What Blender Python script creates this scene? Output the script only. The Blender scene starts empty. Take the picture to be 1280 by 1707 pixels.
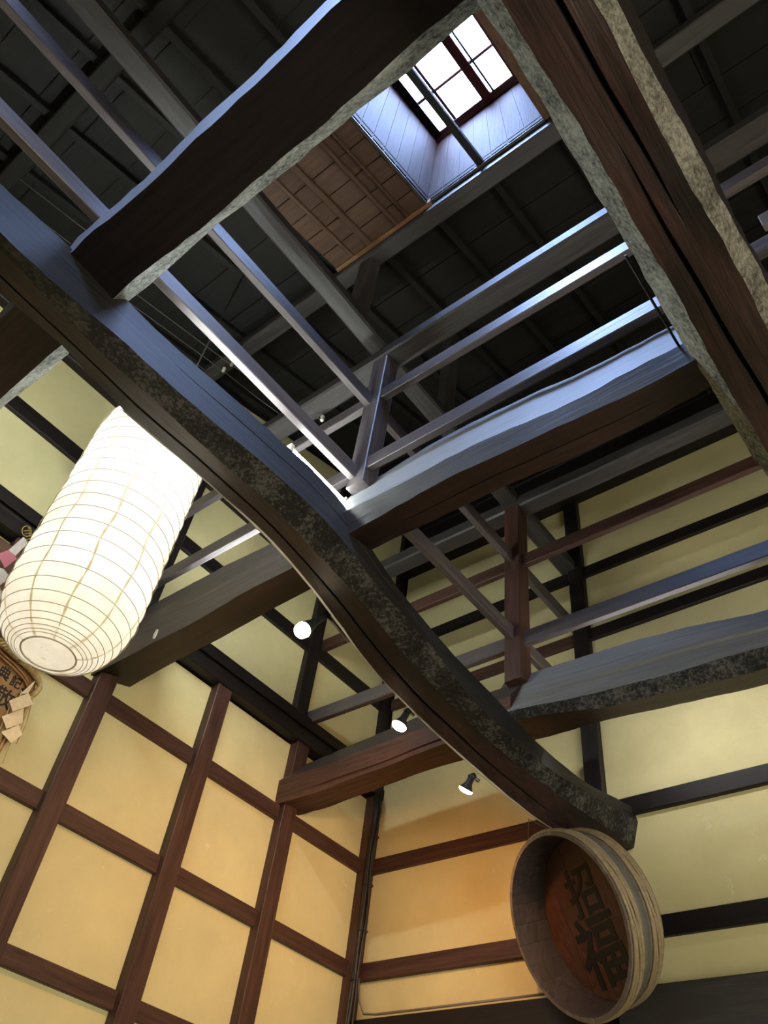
import bpy, bmesh, math, random
from mathutils import Vector, Matrix
random.seed(7)
scene = bpy.context.scene
COL = scene.collection

# ------------------------------------------------------------------ camera
YAW, PITCH, ROLL, FPX = math.radians(135.0425), math.radians(46.8788), math.radians(9.2368), 1344.5
fw = Vector((math.cos(PITCH) * math.cos(YAW), math.cos(PITCH) * math.sin(YAW), math.sin(PITCH)))
r0 = Vector((math.sin(YAW), -math.cos(YAW), 0))
u0 = r0.cross(fw)
rt = r0 * math.cos(ROLL) + u0 * math.sin(ROLL)
up = -r0 * math.sin(ROLL) + u0 * math.cos(ROLL)
cam_data = bpy.data.cameras.new('camera')
cam = bpy.data.objects.new('camera', cam_data)
COL.objects.link(cam)
cam_data.sensor_fit = 'VERTICAL'
cam_data.sensor_height = 24.0
cam_data.sensor_width = 24.0 * 1280 / 1707
cam_data.lens = 24.0 * FPX / 1707
cam_data.clip_start = 0.05
m = Matrix((rt, up, -fw)).transposed().to_4x4()
m.translation = Vector((4.54, -5.0, 1.6))
cam.matrix_world = m
scene.camera = cam

# ------------------------------------------------------------------ sky, lights, exposure
SKY = 125.0
WINDOW_W = 600.0
LANTERN_W, SPOT_W, FLUO_E = 5.6, 42.0, 150.0
world = bpy.data.worlds.new('sky')
scene.world = world
world.use_nodes = True
bg = world.node_tree.nodes['Background']
bg.inputs[0].default_value = (0.40, 0.56, 1.0, 1)
bg.inputs[1].default_value = SKY
scene.view_settings.view_transform = 'Standard'
scene.view_settings.look = 'None'
scene.view_settings.gamma = 1.0
scene.view_settings.use_curve_mapping = False
scene.view_settings.exposure = 0.0
scene.cycles.use_denoising = True
scene.cycles.max_bounces = 8
scene.cycles.diffuse_bounces = 5
scene.cycles.transparent_max_bounces = 12
scene.cycles.sample_clamp_indirect = 6.0
scene.cycles.caustics_reflective = False
scene.cycles.caustics_refractive = False

def area(name, loc, target, sx, sy, watts, color, portal=False):
    d = bpy.data.lights.new(name, 'AREA')
    d.shape = 'RECTANGLE'; d.size = sx; d.size_y = sy; d.energy = watts; d.color = color
    o = bpy.data.objects.new(name, d); COL.objects.link(o)
    o.location = loc
    o.rotation_euler = (Vector(target) - Vector(loc)).to_track_quat('-Z', 'Y').to_euler()
    if portal: d.cycles.is_portal = True
    return o
# daylight entering the hall through the windows of the side wall, low and to the right of the viewer
area('window_daylight', (8.9, -3.6, 1.9), (0.0, -2.2, 3.4), 5.5, 2.4, WINDOW_W, (1.0, 0.94, 0.74))

# ------------------------------------------------------------------ materials
MATS = {}
def new_mat(name):
    mt = bpy.data.materials.new(name); mt.use_nodes = True
    nt = mt.node_tree
    return mt, nt, nt.nodes['Principled BSDF']
def coords(nt, scale, rot=(0, 0, 0)):
    tc = nt.nodes.new('ShaderNodeTexCoord'); mp = nt.nodes.new('ShaderNodeMapping')
    oi = nt.nodes.new('ShaderNodeObjectInfo'); ad = nt.nodes.new('ShaderNodeVectorMath'); ad.operation = 'ADD'
    ml = nt.nodes.new('ShaderNodeMath'); ml.operation = 'MULTIPLY'; ml.inputs[1].default_value = 37.0
    nt.links.new(oi.outputs['Random'], ml.inputs[0])
    mp.inputs['Scale'].default_value = scale; mp.inputs['Rotation'].default_value = rot
    nt.links.new(tc.outputs['Object'], mp.inputs[0])
    nt.links.new(mp.outputs[0], ad.inputs[0]); nt.links.new(ml.outputs[0], ad.inputs[1])
    return ad.outputs[0]
def noise(nt, vec, scale, detail=5, rough=0.6, dist=0.0):
    n = nt.nodes.new('ShaderNodeTexNoise')
    n.inputs['Scale'].default_value = scale; n.inputs['Detail'].default_value = detail
    n.inputs['Roughness'].default_value = rough; n.inputs['Distortion'].default_value = dist
    nt.links.new(vec, n.inputs['Vector'])
    return n.outputs['Fac']
def ramp(nt, fac, stops):
    r = nt.nodes.new('ShaderNodeValToRGB'); e = r.color_ramp.elements
    while len(e) < len(stops): e.new(0.5)
    for el, (p, c) in zip(e, stops):
        el.position = p; el.color = (*c, 1)
    nt.links.new(fac, r.inputs[0])
    return r.outputs[0]
def mix(nt, fac, a, b, mode='MIX'):
    mx = nt.nodes.new('ShaderNodeMix'); mx.data_type = 'RGBA'; mx.blend_type = mode
    if isinstance(fac, float): mx.inputs[0].default_value = fac
    else: nt.links.new(fac, mx.inputs[0])
    for s, v in ((6, a), (7, b)):
        if isinstance(v, tuple): mx.inputs[s].default_value = (*v, 1)
        else: nt.links.new(v, mx.inputs[s])
    return mx.outputs[2]
def bump(nt, bsdf, h, strength=0.4, dist=0.01):
    b = nt.nodes.new('ShaderNodeBump'); b.inputs['Strength'].default_value = strength; b.inputs['Distance'].default_value = dist
    nt.links.new(h, b.inputs['Height']); nt.links.new(b.outputs[0], bsdf.inputs['Normal'])
AX = {'x': (1.0, 16.0, 16.0), 'y': (16.0, 1.0, 16.0), 'z': (16.0, 16.0, 1.0)}
def wood(name, axis, dark, light, stain=None, rough=0.5, spec=0.35, bmp=0.35, grain=1.0):
    key = (name, axis)
    if key in MATS: return MATS[key]
    mt, nt, bs = new_mat(name + '_' + axis)
    v = coords(nt, tuple(c * grain for c in AX[axis]))
    g = noise(nt, v, 2.0, 8, 0.65, 0.6)
    c = ramp(nt, g, [(0.32, dark), (0.70, light)])
    if stain:
        v2 = coords(nt, tuple(0.35 * s ** 0.45 for s in AX[axis]))
        s = noise(nt, v2, 2.6, 6, 0.7)
        f = ramp(nt, s, [(0.46, (0, 0, 0)), (0.62, (1, 1, 1))])
        c = mix(nt, f, c, stain)
    nt.links.new(c, bs.inputs['Base Color'])
    bs.inputs['Roughness'].default_value = rough
    bs.inputs['Specular IOR Level'].default_value = spec
    bump(nt, bs, g, bmp, 0.008)
    MATS[key] = mt
    return mt
def wane(name, c0, c1, c2, rough=0.75, scale=9.0):
    """weathered, axe-hewn strip at the edge of a log: mottled pale and black"""
    if name in MATS: return MATS[name]
    mt, nt, bs = new_mat(name)
    v = coords(nt, (1, 1, 1))
    n1 = noise(nt, v, scale * 5.0, 9, 0.8, 0.3); n2 = noise(nt, v, scale * 0.6, 4, 0.6)
    a = nt.nodes.new('ShaderNodeMath'); a.operation = 'MULTIPLY_ADD'; a.inputs[1].default_value = 0.32; 
    nt.links.new(n2, a.inputs[0]); 
    b = nt.nodes.new('ShaderNodeMath'); b.operation = 'MULTIPLY'; b.inputs[1].default_value = 0.68
    nt.links.new(n1, b.inputs[0]); nt.links.new(b.outputs[0], a.inputs[2])
    c = ramp(nt, a.outputs[0], [(0.40, c0), (0.49, c1), (0.58, c2)])
    nt.links.new(c, bs.inputs['Base Color'])
    bs.inputs['Roughness'].default_value = rough; bs.inputs['Specular IOR Level'].default_value = 0.3
    bump(nt, bs, n1, 0.9, 0.02)
    MATS[name] = mt
    return mt
def plaster(name, base, worn):
    mt, nt, bs = new_mat(name)
    v = coords(nt, (1, 1, 1))
    n = noise(nt, v, 1.6, 6, 0.65); n2 = noise(nt, v, 26, 5, 0.7); n3 = noise(nt, v, 5.0, 8, 0.75, 1.0)
    c = ramp(nt, n, [(0.33, tuple(x * 0.84 for x in base)), (0.66, base)])
    f = ramp(nt, n3, [(0.62, (0, 0, 0)), (0.72, (0.7, 0.7, 0.7))])
    c = mix(nt, f, c, worn)
    n4 = noise(nt, coords(nt, (1, 1, 1), (.5, .3, .8)), 3.4, 9, 0.8, 1.6)
    f4 = ramp(nt, n4, [(0.66, (0, 0, 0)), (0.70, (0.55, 0.55, 0.55))])
    c = mix(nt, f4, c, tuple(x * 0.62 for x in base))
    nt.links.new(c, bs.inputs['Base Color'])
    bs.inputs['Roughness'].default_value = 0.85; bs.inputs['Specular IOR Level'].default_value = 0.2
    bump(nt, bs, n2, 0.25, 0.006)
    return mt
def plain(name, c, rough=0.5, metal=0.0, emit=None, power=0.0, spec=0.5):
    if name in MATS: return MATS[name]
    mt, nt, bs = new_mat(name)
    v = coords(nt, (1, 1, 1)); n = noise(nt, v, 40, 3)
    cc = ramp(nt, n, [(0.3, tuple(x * 0.85 for x in c)), (0.7, c)])
    nt.links.new(cc, bs.inputs['Base Color'])
    bs.inputs['Roughness'].default_value = rough; bs.inputs['Metallic'].default_value = metal
    bs.inputs['Specular IOR Level'].default_value = spec
    if emit:
        bs.inputs['Emission Color'].default_value = (*emit, 1); bs.inputs['Emission Strength'].default_value = power
    MATS[name] = mt
    return mt

PLASTER = plaster('ochre_plaster', (0.62, 0.555, 0.305), (0.70, 0.66, 0.47))
def W_beam(ax): return wood('smoked_beam', ax, (0.0080, 0.0034, 0.0030), (0.042, 0.0175, 0.0150), (0.0045, 0.0028, 0.0027), 0.48, 0.4, 0.5)
def W_face(ax): return wood('dusty_beam_face', ax, (0.020, 0.018, 0.0185), (0.062, 0.057, 0.058), (0.032, 0.029, 0.029), 0.5, 0.45, 0.45)
def W_main(ax): return wood('dusky_beam_face', ax, (0.006, 0.0055, 0.0053), (0.027, 0.0245, 0.0235), (0.011, 0.010, 0.0095), 0.6, 0.2, 0.45)
def W_greybrown(ax): return wood('grey_brown_beam', ax, (0.026, 0.021, 0.020), (0.090, 0.074, 0.068), (0.045, 0.036, 0.033), 0.5, 0.4, 0.45)
def W_lampred(ax): return wood('rough_lamp_red_beam', ax, (0.020, 0.008, 0.005), (0.130, 0.058, 0.036), (0.05, 0.020, 0.012), 0.6, 0.3, 0.8)  # rough brown wood reddened, spotlight glow put into the facet colour
def W_top(ax): return wood('dusty_skylit_top', ax, (0.15, 0.15, 0.155), (0.26, 0.26, 0.27), (0.2, 0.2, 0.205), 0.55, 0.4, 0.35)  # dusty tops made paler, skylight brightness put into their colour
def W_post(ax): return wood('red_brown_post', ax, (0.028, 0.012, 0.009), (0.085, 0.040, 0.030), None, 0.5, 0.35, 0.3)
def W_rail(ax): return wood('planed_rail', ax, (0.048, 0.039, 0.042), (0.125, 0.105, 0.110), (0.072, 0.060, 0.064), 0.42, 0.5, 0.25)
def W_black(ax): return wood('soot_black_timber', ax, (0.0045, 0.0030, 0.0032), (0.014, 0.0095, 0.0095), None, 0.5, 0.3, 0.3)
def W_roof(ax): return wood('sooted_roof_board', ax, (0.005, 0.0048, 0.0045), (0.0125, 0.012, 0.011), (0.0075, 0.007, 0.0066), 0.7, 0.25, 0.3)
def W_new(ax): return wood('brown_ceiling_board', ax, (0.042, 0.022, 0.013), (0.098, 0.054, 0.034), (0.060, 0.033, 0.021), 0.6, 0.3, 0.25)
def W_orange(ax): return wood('orange_lit_edge', ax, (0.10, 0.050, 0.022), (0.22, 0.115, 0.050), None, 0.55, 0.3, 0.3)  # lighter brown wood, its orange standing in for light on the purlin edge
def W_shaft(ax): return wood('skylight_lining', ax, (0.0028, 0.0010, 0.0008), (0.0330, 0.0125, 0.0082), (0.0130, 0.0040, 0.0022), 0.7, 0.05, 0.5, 1.3)
WANE_BLACK = wane('black_bark_strip', (0.004, 0.0038, 0.0036), (0.014, 0.0135, 0.0125), (0.115, 0.112, 0.105))
WANE_PALE = wane('pale_hewn_strip', (0.075, 0.08, 0.075), (0.36, 0.385, 0.365), (0.66, 0.70, 0.66))
WANE_TAN = wane('tan_hewn_strip', (0.032, 0.029, 0.024), (0.140, 0.130, 0.106), (0.31, 0.295, 0.245))

# ------------------------------------------------------------------ mesh helpers
def link(name, bm, mats, parent=None, origin=None, smooth=False):
    if origin is None:
        if parent is not None: origin = Vector((0, 0, 0))
        else:
            lo = [min(v.co[i] for v in bm.verts) for i in range(3)]; hi = [max(v.co[i] for v in bm.verts) for i in range(3)]
            origin = Vector(((lo[0] + hi[0]) / 2, (lo[1] + hi[1]) / 2, lo[2]))
    origin = Vector(origin)
    base = Vector((0, 0, 0))
    p = parent
    while p is not None: base += Vector(p.location); p = p.parent
    # geometry is written in room coordinates; a part sits at the centre of its own geometry
    if parent is not None:
        c = sum((v.co for v in bm.verts), Vector((0, 0, 0))) / max(1, len(bm.verts))
        origin = c
    bmesh.ops.translate(bm, verts=bm.verts, vec=-origin)
    bmesh.ops.recalc_face_normals(bm, faces=bm.faces)
    me = bpy.data.meshes.new(name); 
    if smooth:
        for f in bm.faces: f.smooth = True
    bm.to_mesh(me); bm.free()
    for mt in (mats if isinstance(mats, (list, tuple)) else [mats]): me.materials.append(mt)
    o = bpy.data.objects.new(name, me); COL.objects.link(o)
    if parent is not None: o.parent = parent
    o.location = origin - base
    return o
def tag(o, label, cat, group=None):
    o['label'] = label; o['category'] = cat
    if group: o['group'] = group
    return o
def empty(name, loc, label=None, cat=None, group=None):
    o = bpy.data.objects.new(name, None); COL.objects.link(o); o.location = loc; o.empty_display_size = 0.1
    if label: tag(o, label, cat, group)
    return o
def structure(o): o['kind'] = 'structure'; return o

def add_bar(bm, p0, p1, w, h, ch=0.006, upv=(0, 0, 1), mat=0, wob=0.0, nseg=1):
    """a bar of chamfered rectangular section from p0 to p1: w sideways, h along upv"""
    p0, p1 = Vector(p0), Vector(p1)
    d = (p1 - p0).normalized(); u = Vector(upv)
    if abs(d.dot(u)) > 0.95: u = Vector((0, 1, 0)) if abs(d.y) < .9 else Vector((1, 0, 0))
    s = d.cross(u).normalized(); u = s.cross(d).normalized()
    a, b = w / 2, h / 2; ch = min(ch, a * .8, b * .8)
    prof = [(-a + ch, -b), (a - ch, -b), (a, -b + ch), (a, b - ch), (a - ch, b), (-a + ch, b), (-a, b - ch), (-a, -b + ch)]
    rings = []
    for k in range(nseg + 1):
        c = p0.lerp(p1, k / nseg)
        if 0 < k < nseg and wob: c = c + s * random.uniform(-wob, wob) + u * random.uniform(-wob, wob)
        rings.append([bm.verts.new(c + s * x + u * y) for x, y in prof])
    for r1, r2 in zip(rings, rings[1:]):
        for i in range(8):
            f = bm.faces.new((r1[i], r1[(i + 1) % 8], r2[(i + 1) % 8], r2[i])); f.material_index = mat
    for r in (rings[0][::-1], rings[-1]):
        f = bm.faces.new(r); f.material_index = mat
def bar(name, p0, p1, w, h, mats, parent=None, ch=0.006, upv=(0, 0, 1), wob=0.0, nseg=1):
    bm = bmesh.new(); add_bar(bm, p0, p1, w, h, ch, upv, 0, wob, nseg)
    return link(name, bm, mats, parent)
def add_box(bm, lo, hi, ch=0.004):
    lo, hi = Vector(lo), Vector(hi); d = hi - lo; c = (lo + hi) / 2
    ax = max(range(3), key=lambda i: d[i])
    if ax == 0: add_bar(bm, (lo.x, c.y, c.z), (hi.x, c.y, c.z), d.y, d.z, ch)
    elif ax == 1: add_bar(bm, (c.x, lo.y, c.z), (c.x, hi.y, c.z), d.x, d.z, ch)
    else: add_bar(bm, (c.x, c.y, lo.z), (c.x, c.y, hi.z), d.x, d.y, ch, (0, 1, 0))
def box(name, lo, hi, mats, parent=None, ch=0.004):
    bm = bmesh.new(); add_box(bm, lo, hi, ch); return link(name, bm, mats, parent)
def add_tube(bm, pts, r, n=8, closed=False, mat=0):
    pts = [Vector(p) for p in pts]; rings = []; N = len(pts)
    prev = None
    for i, p in enumerate(pts):
        a = pts[(i - 1) % N] if (closed or i > 0) else p
        b = pts[(i + 1) % N] if (closed or i < N - 1) else p
        t = (b - a).normalized()
        if prev is None:
            s = t.cross(Vector((0, 0, 1)))
            if s.length < .05: s = t.cross(Vector((1, 0, 0)))
            s.normalize()
        else:
            s = (prev - t * prev.dot(t)).normalized()
        prev = s; q = t.cross(s)
        rr = r[i] if isinstance(r, (list, tuple)) else r
        rings.append([bm.verts.new(p + (s * math.cos(2 * math.pi * k / n) + q * math.sin(2 * math.pi * k / n)) * rr) for k in range(n)])
    for i in range(N if closed else N - 1):
        a, b = rings[i], rings[(i + 1) % N]
        for k in range(n):
            f = bm.faces.new((a[k], a[(k + 1) % n], b[(k + 1) % n], b[k])); f.smooth = True; f.material_index = mat
    if not closed:
        bm.faces.new(rings[0][::-1]); bm.faces.new(rings[-1])
def tube(name, pts, r, mats, parent=None, n=8, closed=False):
    bm = bmesh.new(); add_tube(bm, pts, r, n, closed); return link(name, bm, mats, parent)
def add_lathe(bm, prof, c, ax, n=32, smooth=True):
    """prof: (radius, height along ax) list, open profile"""
    c = Vector(c); ax = Vector(ax).normalized()
    s = ax.cross(Vector((0, 0, 1)))
    if s.length < .05: s = ax.cross(Vector((1, 0, 0)))
    s.normalize(); q = ax.cross(s); rings = []
    for r, h in prof:
        if r < 1e-5: rings.append([bm.verts.new(c + ax * h)])
        else: rings.append([bm.verts.new(c + ax * h + (s * math.cos(2 * math.pi * k / n) + q * math.sin(2 * math.pi * k / n)) * r) for k in range(n)])
    for a, b in zip(rings, rings[1:]):
        for k in range(n):
            k2 = (k + 1) % n
            if len(a) == 1 and len(b) == 1: continue
            if len(a) == 1: f = bm.faces.new((a[0], b[k2], b[k]))
            elif len(b) == 1: f = bm.faces.new((a[k], a[k2], b[0]))
            else: f = bm.faces.new((a[k], a[k2], b[k2], b[k]))
            f.smooth = smooth
def lathe(name, prof, c, ax, mats, parent=None, n=32, smooth=True):
    bm = bmesh.new(); add_lathe(bm, prof, c, ax, n, smooth); return link(name, bm, mats, parent)

def log(name, axis, rows, mats, facet_mats, label, grooves=(), jit=0.006, step=0.1):
    """a hewn log lofted through measured sections. rows: [station, (t, z)...]; facet_mats: slot per facet;
    grooves: (facet, fraction(s), halfwidth, depth, from, to) drying cracks cut into a facet"""
    rnd = random.Random(name + label)
    ks = len(rows[0]) - 1
    st = []
    a, b = rows[0][0], rows[-1][0]
    n = max(2, int(abs(b - a) / step))
    for i in range(n + 1):
        s = a + (b - a) * i / n
        for r1, r2 in zip(rows, rows[1:]):
            if r1[0] - 1e-6 <= s <= r2[0] + 1e-6:
                f = (s - r1[0]) / (r2[0] - r1[0]); break
        st.append((s, [Vector((r1[j][0] * (1 - f) + r2[j][0] * f, r1[j][1] * (1 - f) + r2[j][1] * f)) for j in range(1, ks + 1)]))
    ph = [[rnd.uniform(0, 6.28) for _ in range(4)] for _ in range(ks)]
    bm = bmesh.new(); rings = []
    def P(s, t, z): return Vector((s, t, z)) if axis == 'x' else Vector((t, s, z))
    meta = None
    for s, pts in st:
        ring = []; mt = []; sharp = []
        for j in range(ks):
            p = pts[j]; q = pts[(j + 1) % ks]
            w = ph[j]
            o = Vector((math.sin(s * 3.1 + w[0]) + .6 * math.sin(s * 8.3 + w[1]), math.sin(s * 3.7 + w[2]) + .6 * math.sin(s * 9.7 + w[3]))) * jit * .6
            o += Vector((rnd.uniform(-1, 1), rnd.uniform(-1, 1))) * jit * .35
            ring.append(P(s, p.x + o.x, p.y + o.y)); mt.append(facet_mats[j]); sharp.append(True)
            d = (q - p); nrm = Vector((-d.y, d.x)).normalized()
            ctr = sum((pts[i] for i in range(ks)), Vector((0, 0))) / ks
            if nrm.dot(ctr - p) < 0: nrm = -nrm
            for g in grooves:
                if g[0] != j: continue
                fr = g[1](s) if callable(g[1]) else g[1]
                t = (s - g[4]) / (g[5] - g[4])
                on = 0.0 if t <= 0 or t >= 1 else min(1.0, 6 * t, 6 * (1 - t))
                hw = g[2] * (.25 + .75 * on); dp = g[3] * on
                fr += .012 * math.sin(s * 4.3) + .008 * math.sin(s * 11)
                L = d.length
                for df, dd in ((-hw / L, 0), (0, dp), (hw / L, 0)):
                    pp = p + d * (fr + df) + nrm * dd
                    ring.append(P(s, pp.x, pp.y)); mt.append(4 if dd > 0 or df < 0 else facet_mats[j]); sharp.append(True)  # crack walls coloured black, standing in for the shade inside
        rings.append([bm.verts.new(v) for v in ring]); meta = (mt, sharp)
    K = len(rings[0])
    for r1, r2 in zip(rings, rings[1:]):
        for i in range(K):
            f = bm.faces.new((r1[i], r1[(i + 1) % K], r2[(i + 1) % K], r2[i]))
            f.material_index = meta[0][i]; f.smooth = True
        for i in range(K):
            e = bm.edges.get((r1[i], r2[i]))
            if e: e.smooth = False
    for r in (rings[0][::-1], rings[-1]): bm.faces.new(r)
    o = link(name, bm, mats)
    tag(o, label, 'beam')
    return o

# ------------------------------------------------------------------ setting: floor and the unseen rest of the hall
fl = structure(box('floor', (-0.3, -9.2, -0.12), (9.3, 0.3, 0.0), wood('floor_board', 'x', (0.10, 0.075, 0.05), (0.20, 0.15, 0.10), None, 0.6), None, 0.002))

def slab(name, lo, hi, mt): return structure(box(name, lo, hi, mt, None, 0.001))
slab('wall_front', (-0.3, -9.2, 0.0), (9.3, -9.05, 8.6), PLASTER)
slab('wall_side', (9.05, -9.05, 0.0), (9.2, 0.3, 9.2), PLASTER)

# ------------------------------------------------------------------ left wall: posts, rails, plaster panels
BACK = plain('wall_core', (0.05, 0.04, 0.03), 0.9)
wl = structure(box('wall_left', (-0.28, -9.05, 0.0), (-0.10, 0.28, 8.95), BACK, None, 0.001))
ROOF0, SL = 8.78, 0.27
def roof_z(y): return ROOF0 + SL * y

LP = [(-0.07, 0.09), (-1.07, -0.93), (-1.975, -1.835), (-2.90, -2.76), (-3.82, -3.68), (-4.74, -4.60), (-5.66, -5.52), (-6.58, -6.44), (-7.5, -7.36), (-8.42, -8.28)]
LZ = [(0.45, 0.56), (1.25, 1.36), (2.06, 2.17), (2.86, 2.965), (3.64, 3.755), (4.42, 4.535)]
def lpost(y0, y1, z0, z1, x1=0.05): return box('post', (-0.10, y0, z0), (x1, y1, z1), W_post('z'), wl, 0.006)
for y0, y1 in LP: lpost(y0, y1, 0.0, 5.10)
GIRT0, GIRT1 = 5.07, 5.345
zs = [0.0] + [v for p in LZ for v in p] + [GIRT0]
ys = sorted([v for p in LP for v in p])
gaps_y = []
sp = sorted(LP)
for a, b in zip(sp, sp[1:]): gaps_y.append((a[1], b[0]))
for ya, yb in gaps_y:
    for z0, z1 in LZ:
        if z1 > 1.9 or ya > -5: box('rail', (-0.09, ya - .005, z0), (random.uniform(-.004, .004), yb + .005, z1), W_post('y'), wl, 0.004)
    for k in range(0, len(zs), 2):
        box('plaster_panel', (-0.085, ya - .004, zs[k] - .004), (-0.035, yb + .004, zs[k + 1] + .004), PLASTER, wl, 0.002)
# girt with its mouldings
box('girt', (-0.09, -9.0, GIRT0 + .02), (0.07, 0.1, GIRT0 + .12), W_black('y'), wl, 0.008)
box('girt', (-0.09, -9.0, GIRT0 + .12), (0.03, 0.1, GIRT1 - .10), W_black('y'), wl, 0.008)
box('girt', (-0.09, -9.0, GIRT1 - .10), (0.055, 0.1, GIRT1), W_black('y'), wl, 0.008)
bmm = bmesh.new(); add_tube(bmm, [(0.045, -8.9, 5.205), (0.045, 0.08, 5.205)], 0.014, 6); link('moulding', bmm, W_black('y'), wl)
# above the girt
UP = [(-0.07, 0.09), (-1.15, -1.01), (-2.86, -2.70), (-4.72, -4.58), (-6.5, -6.36), (-8.3, -8.16)]
UZ = [(5.99, 6.125), (6.76, 6.98)]
for y0, y1 in UP: box('post', (-0.10, y0, GIRT1), (0.03, y1, roof_z(y0) - .02), W_black('z'), wl, 0.006)
us = sorted(UP)
for a, b in zip(us, us[1:]):
    ya, yb = a[1], b[0]
    box('rail', (-0.09, ya - .005, UZ[0][0]), (0.0, yb + .005, UZ[0][1]), W_black('y'), wl, 0.004)
    box('wall_beam', (-0.09, ya - .005, UZ[1][0]), (0.05, yb + .005, UZ[1][1]), W_black('y'), wl, 0.008)
    for z0, z1 in ((GIRT1, UZ[0][0]), (UZ[0][1], UZ[1][0])):
        box('plaster_panel', (-0.085, ya - .004, z0 - .004), (-0.035, yb + .004, z1 + .004), PLASTER, wl, 0.002)
    # gable panel under the slope of the roof
    bm = bmesh.new()
    q = [(ya, UZ[1][1]), (yb, UZ[1][1]), (yb, roof_z(yb) - .03), (ya, roof_z(ya) - .03)]
    fr = [bm.verts.new((-0.035, y, z)) for y, z in q]; bk = [bm.verts.new((-0.085, y, z)) for y, z in q]
    bm.faces.new(fr); bm.faces.new(bk[::-1])
    for i in range(4): bm.faces.new((fr[i], bk[i], bk[(i + 1) % 4], fr[(i + 1) % 4]))
    link('plaster_panel', bm, PLASTER, wl)

# ------------------------------------------------------------------ right wall
wr = structure(box('wall_right', (-0.10, 0.10, 0.0), (9.05, 0.28, 8.95), BACK, None, 0.001))
RP = [(2.05, 2.19), (4.14, 4.28), (6.23, 6.37), (8.3, 8.44)]
RZ = [(2.95, 3.355), (3.62, 3.745), (4.425, 4.55), (6.01, 6.125), (6.73, 6.85)]
for x0, x1 in RP: box('post', (x0, -0.03, 0.0), (x1, 0.10, 7.76), W_post('z') if x0 > 5 else W_black('z'), wr, 0.006)
rs_ = [(-0.10, 0.06)] + RP + [(9.05, 9.1)]
for a, b in zip(rs_, rs_[1:]):
    xa, xb = a[1], b[0]
    for i, (z0, z1) in enumerate(RZ):
        mt = W_black('x') if (i >= 4 or i == 0 or xa > 2) else W_post('x')
        box('rail', (xa - .005, -0.025 if i == 0 else random.uniform(-.004, .004), z0), (xb + .005, 0.09, z1), mt, wr, 0.004)
    zz = [0.0] + [v for p in RZ for v in p] + [7.75]
    for k in range(0, len(zz), 2):
        box('plaster_panel', (xa - .004, 0.035, zz[k] - .004), (xb + .004, 0.085, zz[k + 1] + .004), PLASTER, wr, 0.002)
box('wall_beam', (-0.1, -0.10, 7.75), (9.0, 0.10, 8.02), W_black('x'), wr, 0.01)
box('wall_beam', (-0.1, 0.02, 8.02), (9.0, 0.10, 8.80), W_black('x'), wr, 0.004)
for z in (8.2, 8.42, 8.64): box('batten', (-0.1, -0.01, z), (9.0, 0.02, z + .04), W_black('x'), wr, 0.004)
# dado beam reaching out below the tub
box('dado_beam', (2.19, -0.10, 2.95), (4.14, -0.02, 3.33), W_face('x'), wr, 0.01)

# ------------------------------------------------------------------ roof: rafters, boards, purlins
SKX0, SKX1, SKY0, SKY1 = 2.71, 3.75, -4.70, -3.25
HOLES = ((SKY0, SKY1), (-7.6, -6.3))          # two skylights; the second lies behind the viewer
ce = structure(empty('ceiling', (4.5, -4.5, 8.0)))
RX = [0.05, 0.58, 1.10, 1.655, 2.15, 2.68, 3.20, 3.79, 4.30, 4.84, 5.37, 5.90, 6.43, 6.96, 7.5, 8.03, 8.56]
for x in RX:
    bar('rafter', (x, -9.05, roof_z(-9.05) + .03), (x, 0.1, roof_z(0.1) + .03), 0.055, 0.06, W_roof('y'), ce, 0.004)
bmb = 0
def board(x0, x1, y0, y1, dz, mt, name='roof_board', th=0.02):
    z0, z1 = roof_z(y0) + .062 + dz, roof_z(y1) + .062 + dz
    bm = bmesh.new()
    vs = [bm.verts.new(p) for p in ((x0, y0, z0), (x1, y0, z0), (x1, y1, z1), (x0, y1, z1), (x0, y0, z0 + th), (x1, y0, z0 + th), (x1, y1, z1 + th), (x0, y1, z1 + th))]
    for f in ((0, 3, 2, 1), (4, 5, 6, 7), (0, 1, 5, 4), (1, 2, 6, 5), (2, 3, 7, 6), (3, 0, 4, 7)): bm.faces.new([vs[i] for i in f])
    return link(name, bm, mt, ce)
rb = random.Random(3)
yrow = 0.12
W = W_roof('x')
while yrow > -9.0:
    h = rb.uniform(.30, .40); y1, y0 = yrow, yrow - h
    cuts = [-0.25]
    x = -0.25 + rb.choice([.8, 1.35, 1.9])
    while x < 8.9: cuts.append(x); x += rb.choice([1.58, 2.1, 2.6])
    cuts.append(9.1)
    for a, b in zip(cuts, cuts[1:]):
        segs = [(a + .004, b - .004)]
        if any(y0 < h1 and y1 > h0 for h0, h1 in HOLES):
            segs = []
            if a < SKX0: segs.append((a + .004, min(b - .004, SKX0)))
            if b > SKX1: segs.append((max(a + .004, SKX1), b - .004))
        for s0, s1 in segs:
            if s1 - s0 > .03: board(s0, s1, y0 + .004, y1 - .004, rb.uniform(0, .012), W)
    for h0, h1 in HOLES:                     # short boards closing the rows above and below an opening
        if y0 < h0 < y1: board(SKX0 - .01, SKX1 + .01, y0 + .004, h0, 0.004, W)
        if y0 < h1 < y1: board(SKX0 - .01, SKX1 + .01, h1, y1 - .004, 0.004, W)
    yrow = y0
# newer brown boarding beside the skylight, with battens under it
yb = -3.235
while yb > -4.25:
    for xa, xb in ((1.76, 2.12), (2.13, 2.70)):
        board(xa, xb, yb - .172, yb, -.078 + rb.uniform(-.003, .003), W_new('x'), 'brown_board', .012)
    yb -= .18
for x in (1.95, 2.12, 2.14, 2.41, 2.52):
    bar('batten', (x, -4.4, roof_z(-4.4) - .026), (x, -3.25, roof_z(-3.25) - .026), 0.03 if x != 2.52 else .02, 0.03, W_new('y'), ce, 0.004)
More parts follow.
